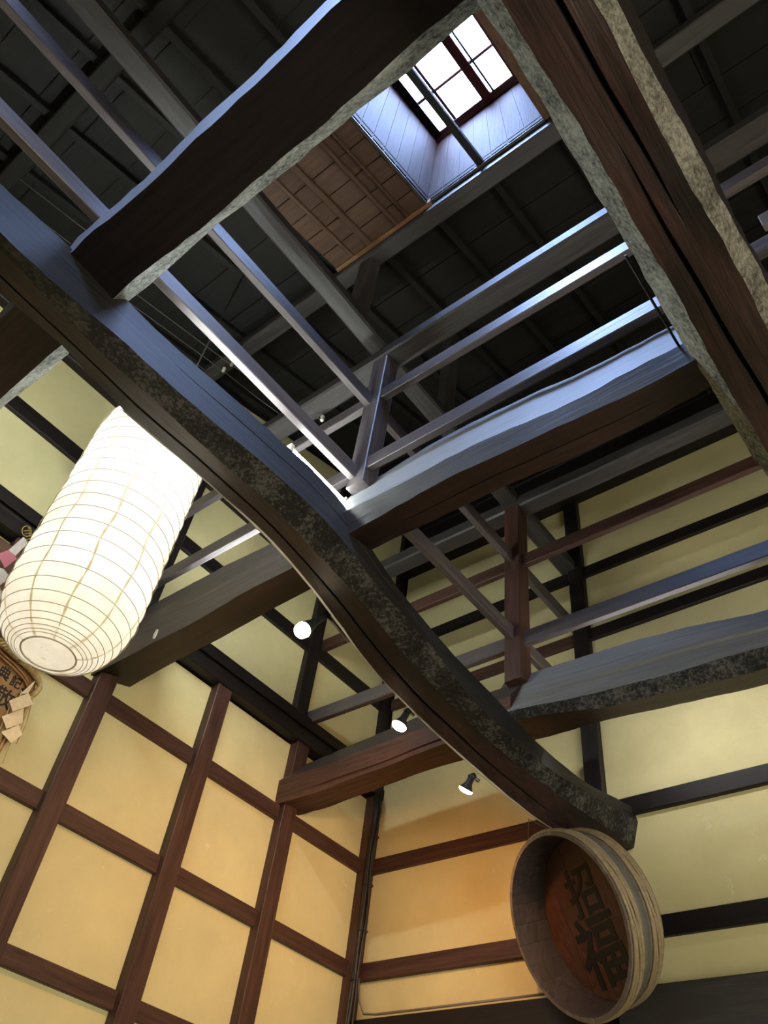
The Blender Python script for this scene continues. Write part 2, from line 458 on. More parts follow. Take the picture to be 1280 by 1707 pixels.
# thick sarking over the boards that keeps the sky out (hole left for the skylight)
def sark(x0, x1, y0, y1):
    bm = bmesh.new()
    vs = [bm.verts.new((x, y, roof_z(y) + dz)) for dz in (.10, .18) for x, y in ((x0, y0), (x1, y0), (x1, y1), (x0, y1))]
    for f in ((0, 3, 2, 1), (4, 5, 6, 7), (0, 1, 5, 4), (1, 2, 6, 5), (2, 3, 7, 6), (3, 0, 4, 7)): bm.faces.new([vs[i] for i in f])
    return bm
bm = sark(-.3, SKX0 - .03, -9.2, .3)
for args in ((SKX1 + .03, 9.3, -9.2, .3), (SKX0 - .03, SKX1 + .03, SKY1 + .03, .3), (SKX0 - .03, SKX1 + .03, -6.27, SKY0 - .03), (SKX0 - .03, SKX1 + .03, -9.2, -7.63)):
    b2 = sark(*args); me = bpy.data.meshes.new('t'); b2.to_mesh(me); b2.free(); bm.from_mesh(me); bpy.data.meshes.remove(me)
link('sarking', bm, BACK, ce)
# purlins
def beam_bar(name, p0, p1, w, h, mt, label, cat='beam', group=None, ch=.012, wob=.003, nseg=12):
    return tag(bar(name, p0, p1, w, h, mt, None, ch, (0, 0, 1), wob, nseg), label, cat, group)
pu = empty('roof_purlin', (2.0, -3.15, 7.78), 'long dark roof purlin along the lower edge of the skylight, orange strip coloured as its lit edge', 'beam')
bar('timber', (-0.03, -3.15, 7.845), (9.0, -3.15, 7.845), 0.14, 0.13, W_face('x'), pu, .01, (0, 0, 1), .003, 16)
bar('edge_strip', (1.76, -3.235, 7.890), (2.74, -3.235, 7.890), 0.035, 0.06, W_orange('x'), pu, .004)['label'] = 'orange-brown strip coloured as the lit purlin edge'
beam_bar('roof_purlin', (-0.03, -5.36, 7.265), (9.0, -5.36, 7.265), 0.12, 0.13, W_roof('x'), 'dark purlin under the roof boards at top left, behind the two blue rails')
beam_bar('roof_purlin', (-0.03, -1.15, 8.36), (9.0, -1.15, 8.36), 0.13, 0.15, W_roof('x'), 'black purlin high in the shadow above the curved cross beams')

# ------------------------------------------------------------------ skylight (a window in the roof)
sk = structure(empty('window_1', (3.2, -4.2, 7.9)))
TOP0 = 9.33 + .27 * 3.25
def gz(y): return TOP0 + .27 * y          # plane of the glass, parallel to the roof
SH = W_shaft('z')
def quad_plank(pts, th, mt, name='lining_plank'):
    bm = bmesh.new()
    a, b, c, d = [Vector(p) for p in pts]
    n = (b - a).cross(d - a).normalized() * th
    vs = [bm.verts.new(p) for p in (a, b, c, d, a + n, b + n, c + n, d + n)]
    for f in ((0, 3, 2, 1), (4, 5, 6, 7), (0, 1, 5, 4), (1, 2, 6, 5), (2, 3, 7, 6), (3, 0, 4, 7)): bm.faces.new([vs[i] for i in f])
    return link(name, bm, mt, sk)
XT1 = 3.60                                # the shaft narrows a little to the top right
def xr(f): return SKX1 + (XT1 - SKX1) * f
NPL = 7
for i in range(NPL):                      # front wall, planks upright
    f0, f1 = (i - (.3 if i == 0 else 0)) / NPL, (i + 1 + (.4 if i == NPL - 1 else 0)) / NPL - .002
    def bx(f): return SKX0 + (SKX1 - SKX0) * f
    def tx(f): return SKX0 + (XT1 - SKX0) * f
    quad_plank([(bx(f0), SKY1, roof_z(SKY1) - .02), (bx(f1), SKY1, roof_z(SKY1) - .02), (tx(f1), SKY1, gz(SKY1)), (tx(f0), SKY1, gz(SKY1))], -.02, SH)
NS = 11
for i in range(NS):                       # both side walls and back wall
    y0 = SKY0 + (SKY1 - SKY0) * i / NS; y1 = SKY0 + (SKY1 - SKY0) * (i + 1) / NS - .003
    quad_plank([(SKX0, y0, roof_z(y0) - .02), (SKX0, y1, roof_z(y1) - .02), (SKX0, y1, gz(y1)), (SKX0, y0, gz(y0))], -.02, SH)
    quad_plank([(SKX1, y0, roof_z(y0) - .02), (SKX1, y1, roof_z(y1) - .02), (XT1, y1, gz(y1)), (XT1, y0, gz(y0))], .02, SH)
quad_plank([(SKX0, SKY0, roof_z(SKY0) - .02), (SKX1, SKY0, roof_z(SKY0) - .02), (XT1, SKY0, gz(SKY0)), (SKX0, SKY0, gz(SKY0))], .02, SH)
back_pts = [((SKX0 - .05, SKY1 + .028), (SKX1 + .05, SKY1 + .028)), ((SKX0 - .028, SKY0 - .04), (SKX0 - .028, SKY1 + .03)), ((SKX1 + .028, SKY0 - .04), (SKX1 + .028, SKY1 + .03))]
for (xa, ya), (xb, yb) in back_pts:
    quad_plank([(xa, ya, roof_z(ya) + .10), (xb, yb, roof_z(yb) + .10), (xb, yb, gz(yb)), (xa, ya, gz(ya))], .01, BACK, 'lining_back')
# rim at the roof plane, sash and glazing bars under the glass
RED = wood('backlit_red_sash', 'y', (0.10, 0.040, 0.032), (0.24, 0.11, 0.09), None, 0.5)  # red raised to stand in for daylight glowing through the bars
REDX = wood('backlit_red_sash', 'x', (0.10, 0.040, 0.032), (0.24, 0.11, 0.09), None, 0.5)
def ybar(name, x, w, h, dz, mt): return bar(name, (x, SKY0, gz(SKY0) - dz), (x, SKY1 - .002, gz(SKY1) - dz), w, h, mt, sk, .004)
def xbar(name, y, w, h, dz, mt, x0=SKX0, x1=XT1): return bar(name, (x0, y, gz(y) - dz), (x1, y, gz(y) - dz), w, h, mt, sk, .004)
ybar('sash_stile', SKX0 + .035, .07, .06, .03, W_black('y'))
ybar('sash_stile', XT1 - .03, .06, .06, .03, RED)
ybar('sash_stile', 3.275, .085, .07, .035, RED)
ybar('sash_stile', 3.345, .018, .05, .025, W_black('y'))
ybar('glazing_bar', 2.945, .028, .035, .02, RED)
xbar('sash_rail', SKY1 - .035, .07, .06, .03, REDX)
xbar('glazing_bar', -3.63, .028, .035, .02, REDX)
xbar('glazing_bar', -4.22, .028, .035, .02, REDX)
bar('rim', (SKX1 + .05, SKY0, roof_z(SKY0) - .03), (SKX1 + .05, SKY1, roof_z(SKY1) - .03), .10, .05, W_new('y'), sk, .006)
bar('rim', (SKX0 - .012, SKY0, roof_z(SKY0) - .005), (SKX0 - .012, SKY1, roof_z(SKY1) - .005), .024, .05, W_face('y'), sk, .004)
bar('rim', (SKX0, SKY1 + .012, roof_z(SKY1) - .005), (SKX1, SKY1 + .012, roof_z(SKY1) - .005), .024, .045, W_face('x'), sk, .004)
gm, nt, bs = new_mat('skylight_glass')
out = nt.nodes['Material Output']; tr = nt.nodes.new('ShaderNodeBsdfTransparent'); gl = nt.nodes.new('ShaderNodeBsdfGlossy'); ms = nt.nodes.new('ShaderNodeMixShader'); fr = nt.nodes.new('ShaderNodeFresnel')
gl.inputs['Roughness'].default_value = 0.02; fr.inputs[0].default_value = 1.3
tr.inputs[0].default_value = (0.92, 0.95, 0.96, 1)
nt.links.new(fr.outputs[0], ms.inputs[0]); nt.links.new(tr.outputs[0], ms.inputs[1]); nt.links.new(gl.outputs[0], ms.inputs[2]); nt.links.new(ms.outputs[0], out.inputs[0])
for xa, xb in ((SKX0, 2.94), (2.95, 3.27), (3.28, XT1)):
    for ya, yb in ((SKY0, -4.22), (-4.22, -3.63), (-3.63, SKY1)):
        bm = bmesh.new()
        vs = [bm.verts.new((x, y, gz(y) + .004)) for x, y in ((xa, ya), (xb, ya), (xb, yb), (xa, yb))]
        bm.faces.new(vs); link('pane', bm, gm, sk)
area('skylight_portal', ((SKX0 + XT1) / 2, (SKY0 + SKY1) / 2, gz((SKY0 + SKY1) / 2) + .03), ((SKX0 + XT1) / 2, (SKY0 + SKY1) / 2 + .27, gz((SKY0 + SKY1) / 2) - .97), XT1 - SKX0, 1.50, 1, (1, 1, 1), True)

# the second skylight, behind the viewer, whose daylight falls on the near rails
sk_1 = sk
sk = structure(empty('window_2', (3.2, -6.9, 7.0)))
A0, A1 = HOLES[1]
for xa, xb, ya, yb in ((SKX0, SKX0, A0, A1), (SKX1, SKX1, A0, A1), (SKX0, SKX1, A1, A1), (SKX0, SKX1, A0, A0)):
    quad_plank([(xa, ya, roof_z(ya) - .02), (xb, yb, roof_z(yb) - .02), (xb, yb, roof_z(yb) + .62), (xa, ya, roof_z(ya) + .62)], .02 if (xa == SKX1 or ya == yb == A0) else -.02, SH)
for x in (SKX0 + .03, 3.23, SKX1 - .03): bar('sash_stile', (x, A0, roof_z(A0) + .60), (x, A1, roof_z(A1) + .60), .06, .05, RED, sk, .004)
for y in (A0 + .03, -6.95, A1 - .03): bar('sash_rail', (SKX0, y, roof_z(y) + .60), (SKX1, y, roof_z(y) + .60), .05, .05, REDX, sk, .004)
for xa, xb in ((SKX0, 3.23), (3.23, SKX1)):
    bm = bmesh.new(); bm.faces.new([bm.verts.new((x, y, roof_z(y) + .63)) for x, y in ((xa, A0), (xb, A0), (xb, A1), (xa, A1))]); link('pane', bm, gm, sk)
area('skylight_portal', (3.23, -6.95, roof_z(-6.95) + .66), (3.23, -6.68, roof_z(-6.95) - .34), 1.0, 1.25, 1, (1, 1, 1), True)

# ------------------------------------------------------------------ big beams
S = {"B1":[[-7.0,[1.88,4.653],[2.09,4.645],[2.24,4.528],[2.12,4.91],[1.97,4.93],[1.85,4.781]],[-6.2,[1.88,4.653],[2.09,4.645],[2.24,4.528],[2.12,4.91],[1.97,4.93],[1.85,4.781]],[-5.6,[1.88,4.653],[2.09,4.645],[2.24,4.528],[2.12,4.911],[1.97,4.931],[1.85,4.782]],[-5.2,[1.88,4.653],[2.09,4.642],[2.24,4.525],[2.12,4.923],[1.97,4.943],[1.85,4.788]],[-5.0,[1.88,4.655],[2.09,4.625],[2.24,4.52],[2.12,4.946],[1.97,4.966],[1.85,4.801]],[-4.8,[1.88,4.667],[2.09,4.597],[2.24,4.523],[2.12,4.955],[1.97,4.975],[1.85,4.811]],[-4.6,[1.88,4.675],[2.09,4.579],[2.24,4.536],[2.12,4.951],[1.97,4.971],[1.85,4.813]],[-4.4,[1.88,4.656],[2.09,4.575],[2.24,4.55],[2.12,4.955],[1.97,4.975],[1.85,4.806]],[-4.2,[1.88,4.634],[2.09,4.576],[2.24,4.56],[2.12,4.965],[1.97,4.985],[1.85,4.8]],[-4.0,[1.88,4.637],[2.09,4.58],[2.24,4.57],[2.12,4.977],[1.97,4.997],[1.85,4.807]],[-3.8,[1.88,4.649],[2.09,4.587],[2.24,4.588],[2.12,4.995],[1.97,5.015],[1.85,4.822]],[-3.6,[1.88,4.65],[2.09,4.593],[2.24,4.609],[2.12,5.013],[1.97,5.033],[1.85,4.832]],[-3.4,[1.88,4.646],[2.09,4.596],[2.24,4.623],[2.12,5.025],[1.97,5.045],[1.85,4.835]],[-3.2,[1.88,4.635],[2.09,4.584],[2.24,4.625],[2.12,5.034],[1.97,5.054],[1.85,4.834]],[-3.0,[1.88,4.608],[2.09,4.555],[2.24,4.603],[2.12,5.022],[1.97,5.042],[1.85,4.815]],[-2.8,[1.88,4.564],[2.09,4.524],[2.24,4.552],[2.12,4.963],[1.97,4.983],[1.85,4.763]],[-2.6,[1.88,4.502],[2.09,4.494],[2.24,4.505],[2.12,4.876],[1.97,4.896],[1.85,4.689]],[-2.4,[1.88,4.436],[2.09,4.456],[2.24,4.484],[2.12,4.801],[1.97,4.821],[1.85,4.618]],[-2.2,[1.88,4.387],[2.09,4.415],[2.24,4.456],[2.12,4.75],[1.97,4.77],[1.85,4.568]],[-2.0,[1.88,4.355],[2.09,4.385],[2.24,4.404],[2.12,4.715],[1.97,4.735],[1.85,4.535]],[-1.8,[1.884,4.328],[2.091,4.368],[2.241,4.354],[2.122,4.684],[1.972,4.704],[1.854,4.506]],[-1.6,[1.897,4.299],[2.098,4.348],[2.245,4.325],[2.13,4.651],[1.98,4.671],[1.867,4.475]],[-1.4,[1.921,4.262],[2.116,4.314],[2.256,4.309],[2.148,4.611],[1.998,4.631],[1.891,4.437]],[-1.2,[1.958,4.216],[2.148,4.274],[2.274,4.297],[2.178,4.556],[2.028,4.576],[1.928,4.386]],[-1.0,[2.008,4.162],[2.188,4.242],[2.297,4.288],[2.217,4.49],[2.067,4.51],[1.978,4.326]],[-0.8,[2.064,4.113],[2.23,4.22],[2.32,4.288],[2.26,4.437],[2.11,4.457],[2.034,4.275]],[-0.6,[2.119,4.09],[2.268,4.209],[2.34,4.303],[2.299,4.416],[2.149,4.436],[2.089,4.253]],[-0.4,[2.162,4.099],[2.298,4.207],[2.357,4.327],[2.328,4.428],[2.178,4.448],[2.132,4.264]],[-0.2,[2.193,4.133],[2.325,4.209],[2.374,4.351],[2.353,4.454],[2.203,4.474],[2.163,4.293]],[0.06,[2.22,4.179],[2.35,4.21],[2.39,4.374],[2.38,4.481],[2.23,4.501],[2.19,4.33]]],"B4":[[1.95,[-2.66,4.849],[-2.9,4.736],[-2.92,4.931],[-2.7,5.444],[-2.6,5.404],[-2.56,4.999]],[2.13,[-2.66,4.845],[-2.9,4.739],[-2.92,4.927],[-2.7,5.476],[-2.6,5.436],[-2.56,4.995]],[2.31,[-2.66,4.836],[-2.9,4.753],[-2.92,4.922],[-2.7,5.495],[-2.6,5.455],[-2.56,4.986]],[2.49,[-2.66,4.832],[-2.9,4.772],[-2.92,4.923],[-2.7,5.503],[-2.6,5.463],[-2.56,4.982]],[2.67,[-2.66,4.836],[-2.9,4.78],[-2.92,4.928],[-2.7,5.508],[-2.6,5.468],[-2.56,4.986]],[2.85,[-2.66,4.838],[-2.9,4.778],[-2.92,4.936],[-2.7,5.503],[-2.6,5.463],[-2.56,4.988]],[3.03,[-2.66,4.833],[-2.9,4.771],[-2.92,4.931],[-2.7,5.482],[-2.6,5.442],[-2.56,4.983]],[3.21,[-2.66,4.823],[-2.9,4.76],[-2.92,4.905],[-2.7,5.458],[-2.6,5.418],[-2.56,4.973]],[3.39,[-2.66,4.815],[-2.9,4.747],[-2.92,4.876],[-2.7,5.441],[-2.6,5.401],[-2.56,4.965]],[3.57,[-2.66,4.806],[-2.9,4.734],[-2.92,4.854],[-2.7,5.428],[-2.6,5.388],[-2.56,4.956]],[3.75,[-2.66,4.799],[-2.9,4.73],[-2.92,4.848],[-2.7,5.417],[-2.6,5.377],[-2.56,4.949]],[3.93,[-2.66,4.81],[-2.9,4.734],[-2.92,4.857],[-2.7,5.412],[-2.6,5.372],[-2.56,4.96]],[4.11,[-2.66,4.833],[-2.9,4.74],[-2.92,4.861],[-2.7,5.414],[-2.6,5.374],[-2.56,4.983]],[4.5,[-2.66,4.844],[-2.9,4.742],[-2.92,4.858],[-2.7,5.416],[-2.6,5.376],[-2.56,4.994]],[5.2,[-2.66,4.844],[-2.9,4.742],[-2.92,4.858],[-2.7,5.416],[-2.6,5.376],[-2.56,4.994]],[6.5,[-2.66,4.844],[-2.9,4.742],[-2.92,4.858],[-2.7,5.416],[-2.6,5.376],[-2.56,4.994]]],"B5":[[1.9,[-0.82,4.624],[-1.08,4.623],[-1.12,4.672],[-0.88,5.121],[-0.78,5.081],[-0.74,4.774]],[2.1,[-0.82,4.624],[-1.08,4.623],[-1.12,4.672],[-0.88,5.121],[-0.78,5.081],[-0.74,4.774]],[2.3,[-0.82,4.617],[-1.08,4.597],[-1.12,4.651],[-0.88,5.121],[-0.78,5.081],[-0.74,4.767]],[2.5,[-0.82,4.612],[-1.08,4.557],[-1.12,4.63],[-0.88,5.117],[-0.78,5.077],[-0.74,4.762]],[2.7,[-0.82,4.607],[-1.08,4.52],[-1.12,4.612],[-0.88,5.108],[-0.78,5.068],[-0.74,4.757]],[2.9,[-0.82,4.594],[-1.08,4.501],[-1.12,4.596],[-0.88,5.093],[-0.78,5.053],[-0.74,4.744]],[3.1,[-0.82,4.575],[-1.08,4.491],[-1.12,4.584],[-0.88,5.075],[-0.78,5.035],[-0.74,4.725]],[3.3,[-0.82,4.556],[-1.08,4.483],[-1.12,4.577],[-0.88,5.054],[-0.78,5.014],[-0.74,4.706]],[3.5,[-0.82,4.54],[-1.08,4.468],[-1.12,4.567],[-0.88,5.024],[-0.78,4.984],[-0.74,4.69]],[3.7,[-0.82,4.531],[-1.08,4.452],[-1.12,4.554],[-0.88,4.994],[-0.78,4.954],[-0.74,4.681]],[4.2,[-0.82,4.529],[-1.08,4.445],[-1.12,4.546],[-0.88,4.977],[-0.78,4.937],[-0.74,4.679]],[5.0,[-0.82,4.529],[-1.08,4.444],[-1.12,4.544],[-0.88,4.974],[-0.78,4.934],[-0.74,4.679]],[6.5,[-0.82,4.529],[-1.08,4.444],[-1.12,4.544],[-0.88,4.974],[-0.78,4.934],[-0.74,4.679]]],"B6":[[-0.12,[-2.62,4.663],[-2.92,4.583],[-2.925,4.759],[-2.76,5.268],[-2.64,5.238],[-2.58,4.813]],[0.0,[-2.62,4.68],[-2.92,4.587],[-2.925,4.773],[-2.76,5.279],[-2.64,5.249],[-2.58,4.83]],[0.2,[-2.62,4.7],[-2.92,4.591],[-2.925,4.794],[-2.76,5.28],[-2.64,5.25],[-2.58,4.85]],[0.4,[-2.62,4.719],[-2.92,4.596],[-2.925,4.812],[-2.76,5.277],[-2.64,5.247],[-2.58,4.869]],[0.6,[-2.62,4.734],[-2.92,4.601],[-2.925,4.817],[-2.76,5.282],[-2.64,5.252],[-2.58,4.884]],[0.8,[-2.62,4.749],[-2.92,4.606],[-2.925,4.819],[-2.76,5.285],[-2.64,5.255],[-2.58,4.899]],[1.0,[-2.62,4.765],[-2.92,4.615],[-2.925,4.828],[-2.76,5.275],[-2.64,5.245],[-2.58,4.915]],[1.2,[-2.62,4.78],[-2.92,4.633],[-2.925,4.836],[-2.76,5.269],[-2.64,5.239],[-2.58,4.93]],[1.4,[-2.62,4.794],[-2.92,4.652],[-2.925,4.84],[-2.76,5.272],[-2.64,5.242],[-2.58,4.944]],[1.6,[-2.62,4.805],[-2.92,4.66],[-2.925,4.844],[-2.76,5.275],[-2.64,5.245],[-2.58,4.955]],[1.8,[-2.62,4.811],[-2.92,4.66],[-2.925,4.848],[-2.76,5.275],[-2.64,5.245],[-2.58,4.961]],[2.0,[-2.62,4.812],[-2.92,4.66],[-2.925,4.849],[-2.76,5.275],[-2.64,5.245],[-2.58,4.962]]],"B7":[[-0.12,[-0.84,4.558],[-1.1,4.538],[-1.11,4.738],[-0.92,4.936],[-0.82,4.896],[-0.78,4.708]],[0.0,[-0.84,4.559],[-1.1,4.533],[-1.11,4.733],[-0.92,4.951],[-0.82,4.911],[-0.78,4.709]],[0.2,[-0.84,4.563],[-1.1,4.529],[-1.11,4.729],[-0.92,4.971],[-0.82,4.931],[-0.78,4.713]],[0.4,[-0.84,4.571],[-1.1,4.532],[-1.11,4.732],[-0.92,4.992],[-0.82,4.952],[-0.78,4.721]],[0.6,[-0.84,4.583],[-1.1,4.54],[-1.11,4.74],[-0.92,5.004],[-0.82,4.964],[-0.78,4.733]],[0.8,[-0.84,4.599],[-1.1,4.548],[-1.11,4.748],[-0.92,5.01],[-0.82,4.97],[-0.78,4.749]],[1.0,[-0.84,4.612],[-1.1,4.557],[-1.11,4.757],[-0.92,5.026],[-0.82,4.986],[-0.78,4.762]],[1.2,[-0.84,4.615],[-1.1,4.569],[-1.11,4.769],[-0.92,5.043],[-0.82,5.003],[-0.78,4.765]],[1.4,[-0.84,4.614],[-1.1,4.585],[-1.11,4.785],[-0.92,5.049],[-0.82,5.009],[-0.78,4.764]],[1.6,[-0.84,4.613],[-1.1,4.596],[-1.11,4.796],[-0.92,5.049],[-0.82,5.009],[-0.78,4.763]],[1.8,[-0.84,4.612],[-1.1,4.6],[-1.11,4.8],[-0.92,5.049],[-0.82,5.009],[-0.78,4.762]],[2.1,[-0.84,4.612],[-1.1,4.6],[-1.11,4.8],[-0.92,5.049],[-0.82,5.009],[-0.78,4.762]]]}
MB = lambda ax: [W_beam(ax), WANE_BLACK, W_face(ax), W_top(ax), W_black(ax), WANE_PALE, WANE_TAN, W_main(ax), W_greybrown(ax), W_lampred(ax)]
log('main_beam', 'y', S['B1'], MB('y'), [0, 1, 7, 7, 7, 0], 'huge curved dark beam running from upper left to the tub, spotlights on its underside edge',
    grooves=[(0, .42, .010, .035, -6.8, -0.6), (2, .55, .008, .02, -4.2, -2.0)], step=.08)
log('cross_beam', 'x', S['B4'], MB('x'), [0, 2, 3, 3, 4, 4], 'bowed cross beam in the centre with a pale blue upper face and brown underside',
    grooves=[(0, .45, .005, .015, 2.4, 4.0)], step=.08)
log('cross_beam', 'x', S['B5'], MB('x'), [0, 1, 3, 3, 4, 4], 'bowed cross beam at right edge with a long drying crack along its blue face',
    grooves=[(2, lambda s: .30 + .10 * (s - 2.0), .024, .05, 1.9, 6.2)], step=.08)
log('cross_beam', 'x', S['B6'], MB('x'), [0, 8, 8, 8, 4, 4], 'straight grey-brown beam from the left wall behind the lantern to the main beam', step=.08, jit=.004)
log('cross_beam', 'x', S['B7'], MB('x'), [9, 9, 8, 8, 4, 4], 'reddish lamp-lit beam resting on the left wall post near the corner',
    grooves=[(1, .25, .008, .02, 0.3, 1.9)], step=.08)
r2 = [[x, [-4.58, 4.85], [-4.51, 5.0], [-4.53, 5.28], [-4.80, 5.32], [-4.85, 5.22], [-4.835, 4.90]] for x in (2.0, 3.0, 4.36)]
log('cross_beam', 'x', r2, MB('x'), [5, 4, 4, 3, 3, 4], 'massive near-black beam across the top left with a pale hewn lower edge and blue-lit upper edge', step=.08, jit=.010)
r8 = [[x, [-4.575, 4.85], [-4.505, 5.0], [-4.53, 5.28], [-4.80, 5.32], [-4.85, 5.22], [-4.835, 4.90]] for x in (-.1, 1.0, 2.0)]
log('cross_beam', 'x', r8, MB('x'), [5, 4, 4, 3, 4, 0], 'short beam stub at the left edge, pale hewn strip, level above the lantern', step=.08, jit=.006)
def G1(s): return .40 + .05 * (s + 3.0)
def G2(s): return max(.60, .62 + .10 * (s + 3.9))
r3 = [[y, [4.16, 4.76], [4.242, 4.60], [4.468, 4.60], [4.53, 4.70], [4.553, 4.95], [4.50, 5.12], [4.22, 5.12]] for y in (-7.5, -4.0, -2.0, 0.08)]
log('main_beam', 'y', r3, MB('y'), [5, 0, 6, 4, 4, 4, 4], 'thick straight beam at upper right with pale hewn strips on both edges and a split underside',
    grooves=[(1, lambda s: G1(s), .012, .04, -3.95, -.8), (1, lambda s: G2(s), .012, .04, -6.5, -3.55)], step=.06, jit=.010)

# ------------------------------------------------------------------ frame above the beams: posts, rails, tie beams
def rail(p0, p1, w, h, label, mt, group=None): return beam_bar('tie_rail', p0, p1, w, h, mt, label, 'rail', group, .005, .0015, 10)
RXm, RYm = W_rail('x'), W_rail('y')
# struts standing on the beams
def strut(name, p0, p1, w, mt, label): return tag(bar(name, p0, p1, w, w, mt, None, .006, (0, 1, 0), .001, 4), label, 'post')
strut('strut_post', (2.075, -2.77, 5.30), (2.075, -2.77, 6.78), 0.135, W_rail('z'), 'short grey strut post at picture centre, lit white at its foot')
strut('strut_post', (2.065, -0.95, 5.0), (2.065, -0.95, 6.80), 0.14, W_post('z'), 'red-brown strut post before the right wall, rails meeting it on all sides')
strut('strut_post', (2.05, -2.0, 6.88), (2.05, -2.0, roof_z(-2.0) + .0), 0.11, W_face('z'), 'dim upright strut high in the dark just above the centre')
strut('strut_post', (2.05, -3.13, 6.94), (2.05, -3.13, 7.80), 0.12, W_face('z'), 'grey strut below the orange strip of the skylight ceiling')
strut('strut_post', (4.35, -2.77, 5.1), (4.35, -2.77, 6.8), 0.13, W_rail('z'), 'strut post standing hidden on the thick upper right beam')
# Y direction (along the main beam) at x = 2.05
rail((2.05, -8.2, 5.43), (2.05, -0.0, 5.42), .05, .115, 'lowest long rail along the main beam, its lower edge lit bright white', RYm)
rail((2.05, -8.2, 6.22), (2.05, -0.0, 6.20), .05, .115, 'middle long grey-violet rail running from top left to the centre post', RYm)
beam_bar('tie_beam', (2.05, -8.2, 6.93), (2.05, -0.0, 6.89), .15, .11, W_face('y'), 'broad brown tie beam above the two long rails, left of the skylight', ch=.015)
# X direction over the second bay, y = -2.77
rail((0.03, -2.795, 5.49), (6.6, -2.795, 5.49), .05, .115, 'lower pale lavender rail over the bowed centre beam', RXm)
rail((0.03, -2.795, 6.255), (6.6, -2.795, 6.255), .05, .115, 'upper lavender rail below the tie beam right of the centre post', RXm)
beam_bar('tie_beam', (0.03, -2.765, 6.795), (6.6, -2.765, 6.795), .17, .12, W_face('x'), 'flat grey tie beam with a blue-lit front edge under the skylight', ch=.015)
# X direction over the first bay, y = -0.95
rail((-0.02, -0.95, 5.38), (6.6, -0.95, 5.37), .05, .125, 'lower purple-brown rail across the right wall, just above the cracked beam', W_rail('x'))
rail((-0.02, -0.95, 6.16), (6.6, -0.95, 6.17), .05, .12, 'upper brown rail across the right wall, running to the red-brown strut', W_post('x'))
beam_bar('tie_beam', (-0.02, -0.93, 6.85), (6.6, -0.93, 6.83), .16, .13, W_face('x'), 'dark tie beam over the top panel of the right wall', ch=.015)
for o in list(COL.objects):
    st0 = o.name.split('.')[0]
    g = {'tie_rail': 'thin rails tying the posts above the beams', 'tie_beam': 'flat tie beams above the rails', 'strut_post': 'short posts standing on the beams', 'cross_beam': 'heavy cross beams between the main beams', 'main_beam': 'two heavy main beams', 'roof_purlin': 'purlins under the roof boards'}.get(st0)
    if g and o.get('label'): o['group'] = g

# ------------------------------------------------------------------ paper lantern
def lamp_point(name, loc, watts, color, r=0.03, parent=None):
    d = bpy.data.lights.new(name, 'POINT'); d.energy = watts; d.color = color; d.shadow_soft_size = r
    o = bpy.data.objects.new(name, d); COL.objects.link(o); o.location = loc
    return o
pm, nt, bs = new_mat('washi_paper')
out = nt.nodes['Material Output']
v = coords(nt, (1, 1, 1)); n1 = noise(nt, v, 7, 7, 0.7); n2 = noise(nt, v, 55, 4, 0.7)
pc = ramp(nt, n1, [(0.3, (0.86, 0.82, 0.71)), (0.62, (0.95, 0.93, 0.87))])
df = nt.nodes.new('ShaderNodeBsdfDiffuse'); tl = nt.nodes.new('ShaderNodeBsdfTranslucent'); ms = nt.nodes.new('ShaderNodeMixShader')
nt.links.new(pc, df.inputs[0]); nt.links.new(pc, tl.inputs[0]); ms.inputs[0].default_value = 0.55
nt.links.new(df.outputs[0], ms.inputs[1]); nt.links.new(tl.outputs[0], ms.inputs[2]); nt.links.new(ms.outputs[0], out.inputs[0])
bp = nt.nodes.new('ShaderNodeBump'); bp.inputs['Strength'].default_value = .5; bp.inputs['Distance'].default_value = .012
nt.links.new(n1, bp.inputs['Height']); nt.links.new(bp.outputs[0], df.inputs['Normal'])
def thin(name, c):
    mt, nt, bs = new_mat(name); out = nt.nodes['Material Output']
    d_ = nt.nodes.new('ShaderNodeBsdfDiffuse'); t_ = nt.nodes.new('ShaderNodeBsdfTranslucent'); m_ = nt.nodes.new('ShaderNodeMixShader'); v = coords(nt, (1, 1, 1)); n = noise(nt, v, 30, 3)
    cc = ramp(nt, n, [(.3, tuple(x * .8 for x in c)), (.7, c)]); nt.links.new(cc, d_.inputs[0]); nt.links.new(cc, t_.inputs[0]); m_.inputs[0].default_value = .5
    nt.links.new(d_.outputs[0], m_.inputs[1]); nt.links.new(t_.outputs[0], m_.inputs[2]); nt.links.new(m_.outputs[0], out.inputs[0]); return mt
SEAM = thin('paper_seam', (0.86, 0.76, 0.52)); HOOP = thin('bamboo_hoop', (0.62, 0.56, 0.46))
LX, LY, LZ0, LR = 1.20, -3.72, 3.75, 0.335
la = empty('paper_lantern', (LX, LY, LZ0), 'tall white glowing paper lantern with thin hoops, hanging before the left wall', 'lantern')
def lr(h):                                  # radius at height h above the mouth
    H = 1.80
    def dome(t): return 0.128 + (LR - 0.128) * math.sqrt(max(0, 1 - (1 - min(1, t)) ** 2.1))
    if h < .37: return dome(h / .37)
    if h > H - .30: return dome((H - h) / .30)
    return LR
hoops = [0.0, .004, .010, .020, .036, .060, .095, .145, .21, .29, .39, .49, .585, .68, .775, .87, .965, 1.06, 1.155, 1.25, 1.345, 1.44, 1.53, 1.61, 1.68, 1.735, 1.77, 1.80]
prof = []
for a, b in zip(hoops, hoops[1:]):
    for k in range(4):
        h = a + (b - a) * k / 4
        sag = 0.010 * math.sin(math.pi * k / 4) * min(1, (b - a) / .09)
        prof.append((lr(h) - sag * .6, h))
prof.append((lr(1.80), 1.80))
bm = bmesh.new(); add_lathe(bm, prof, (LX, LY, LZ0), (0, 0, 1), 56)
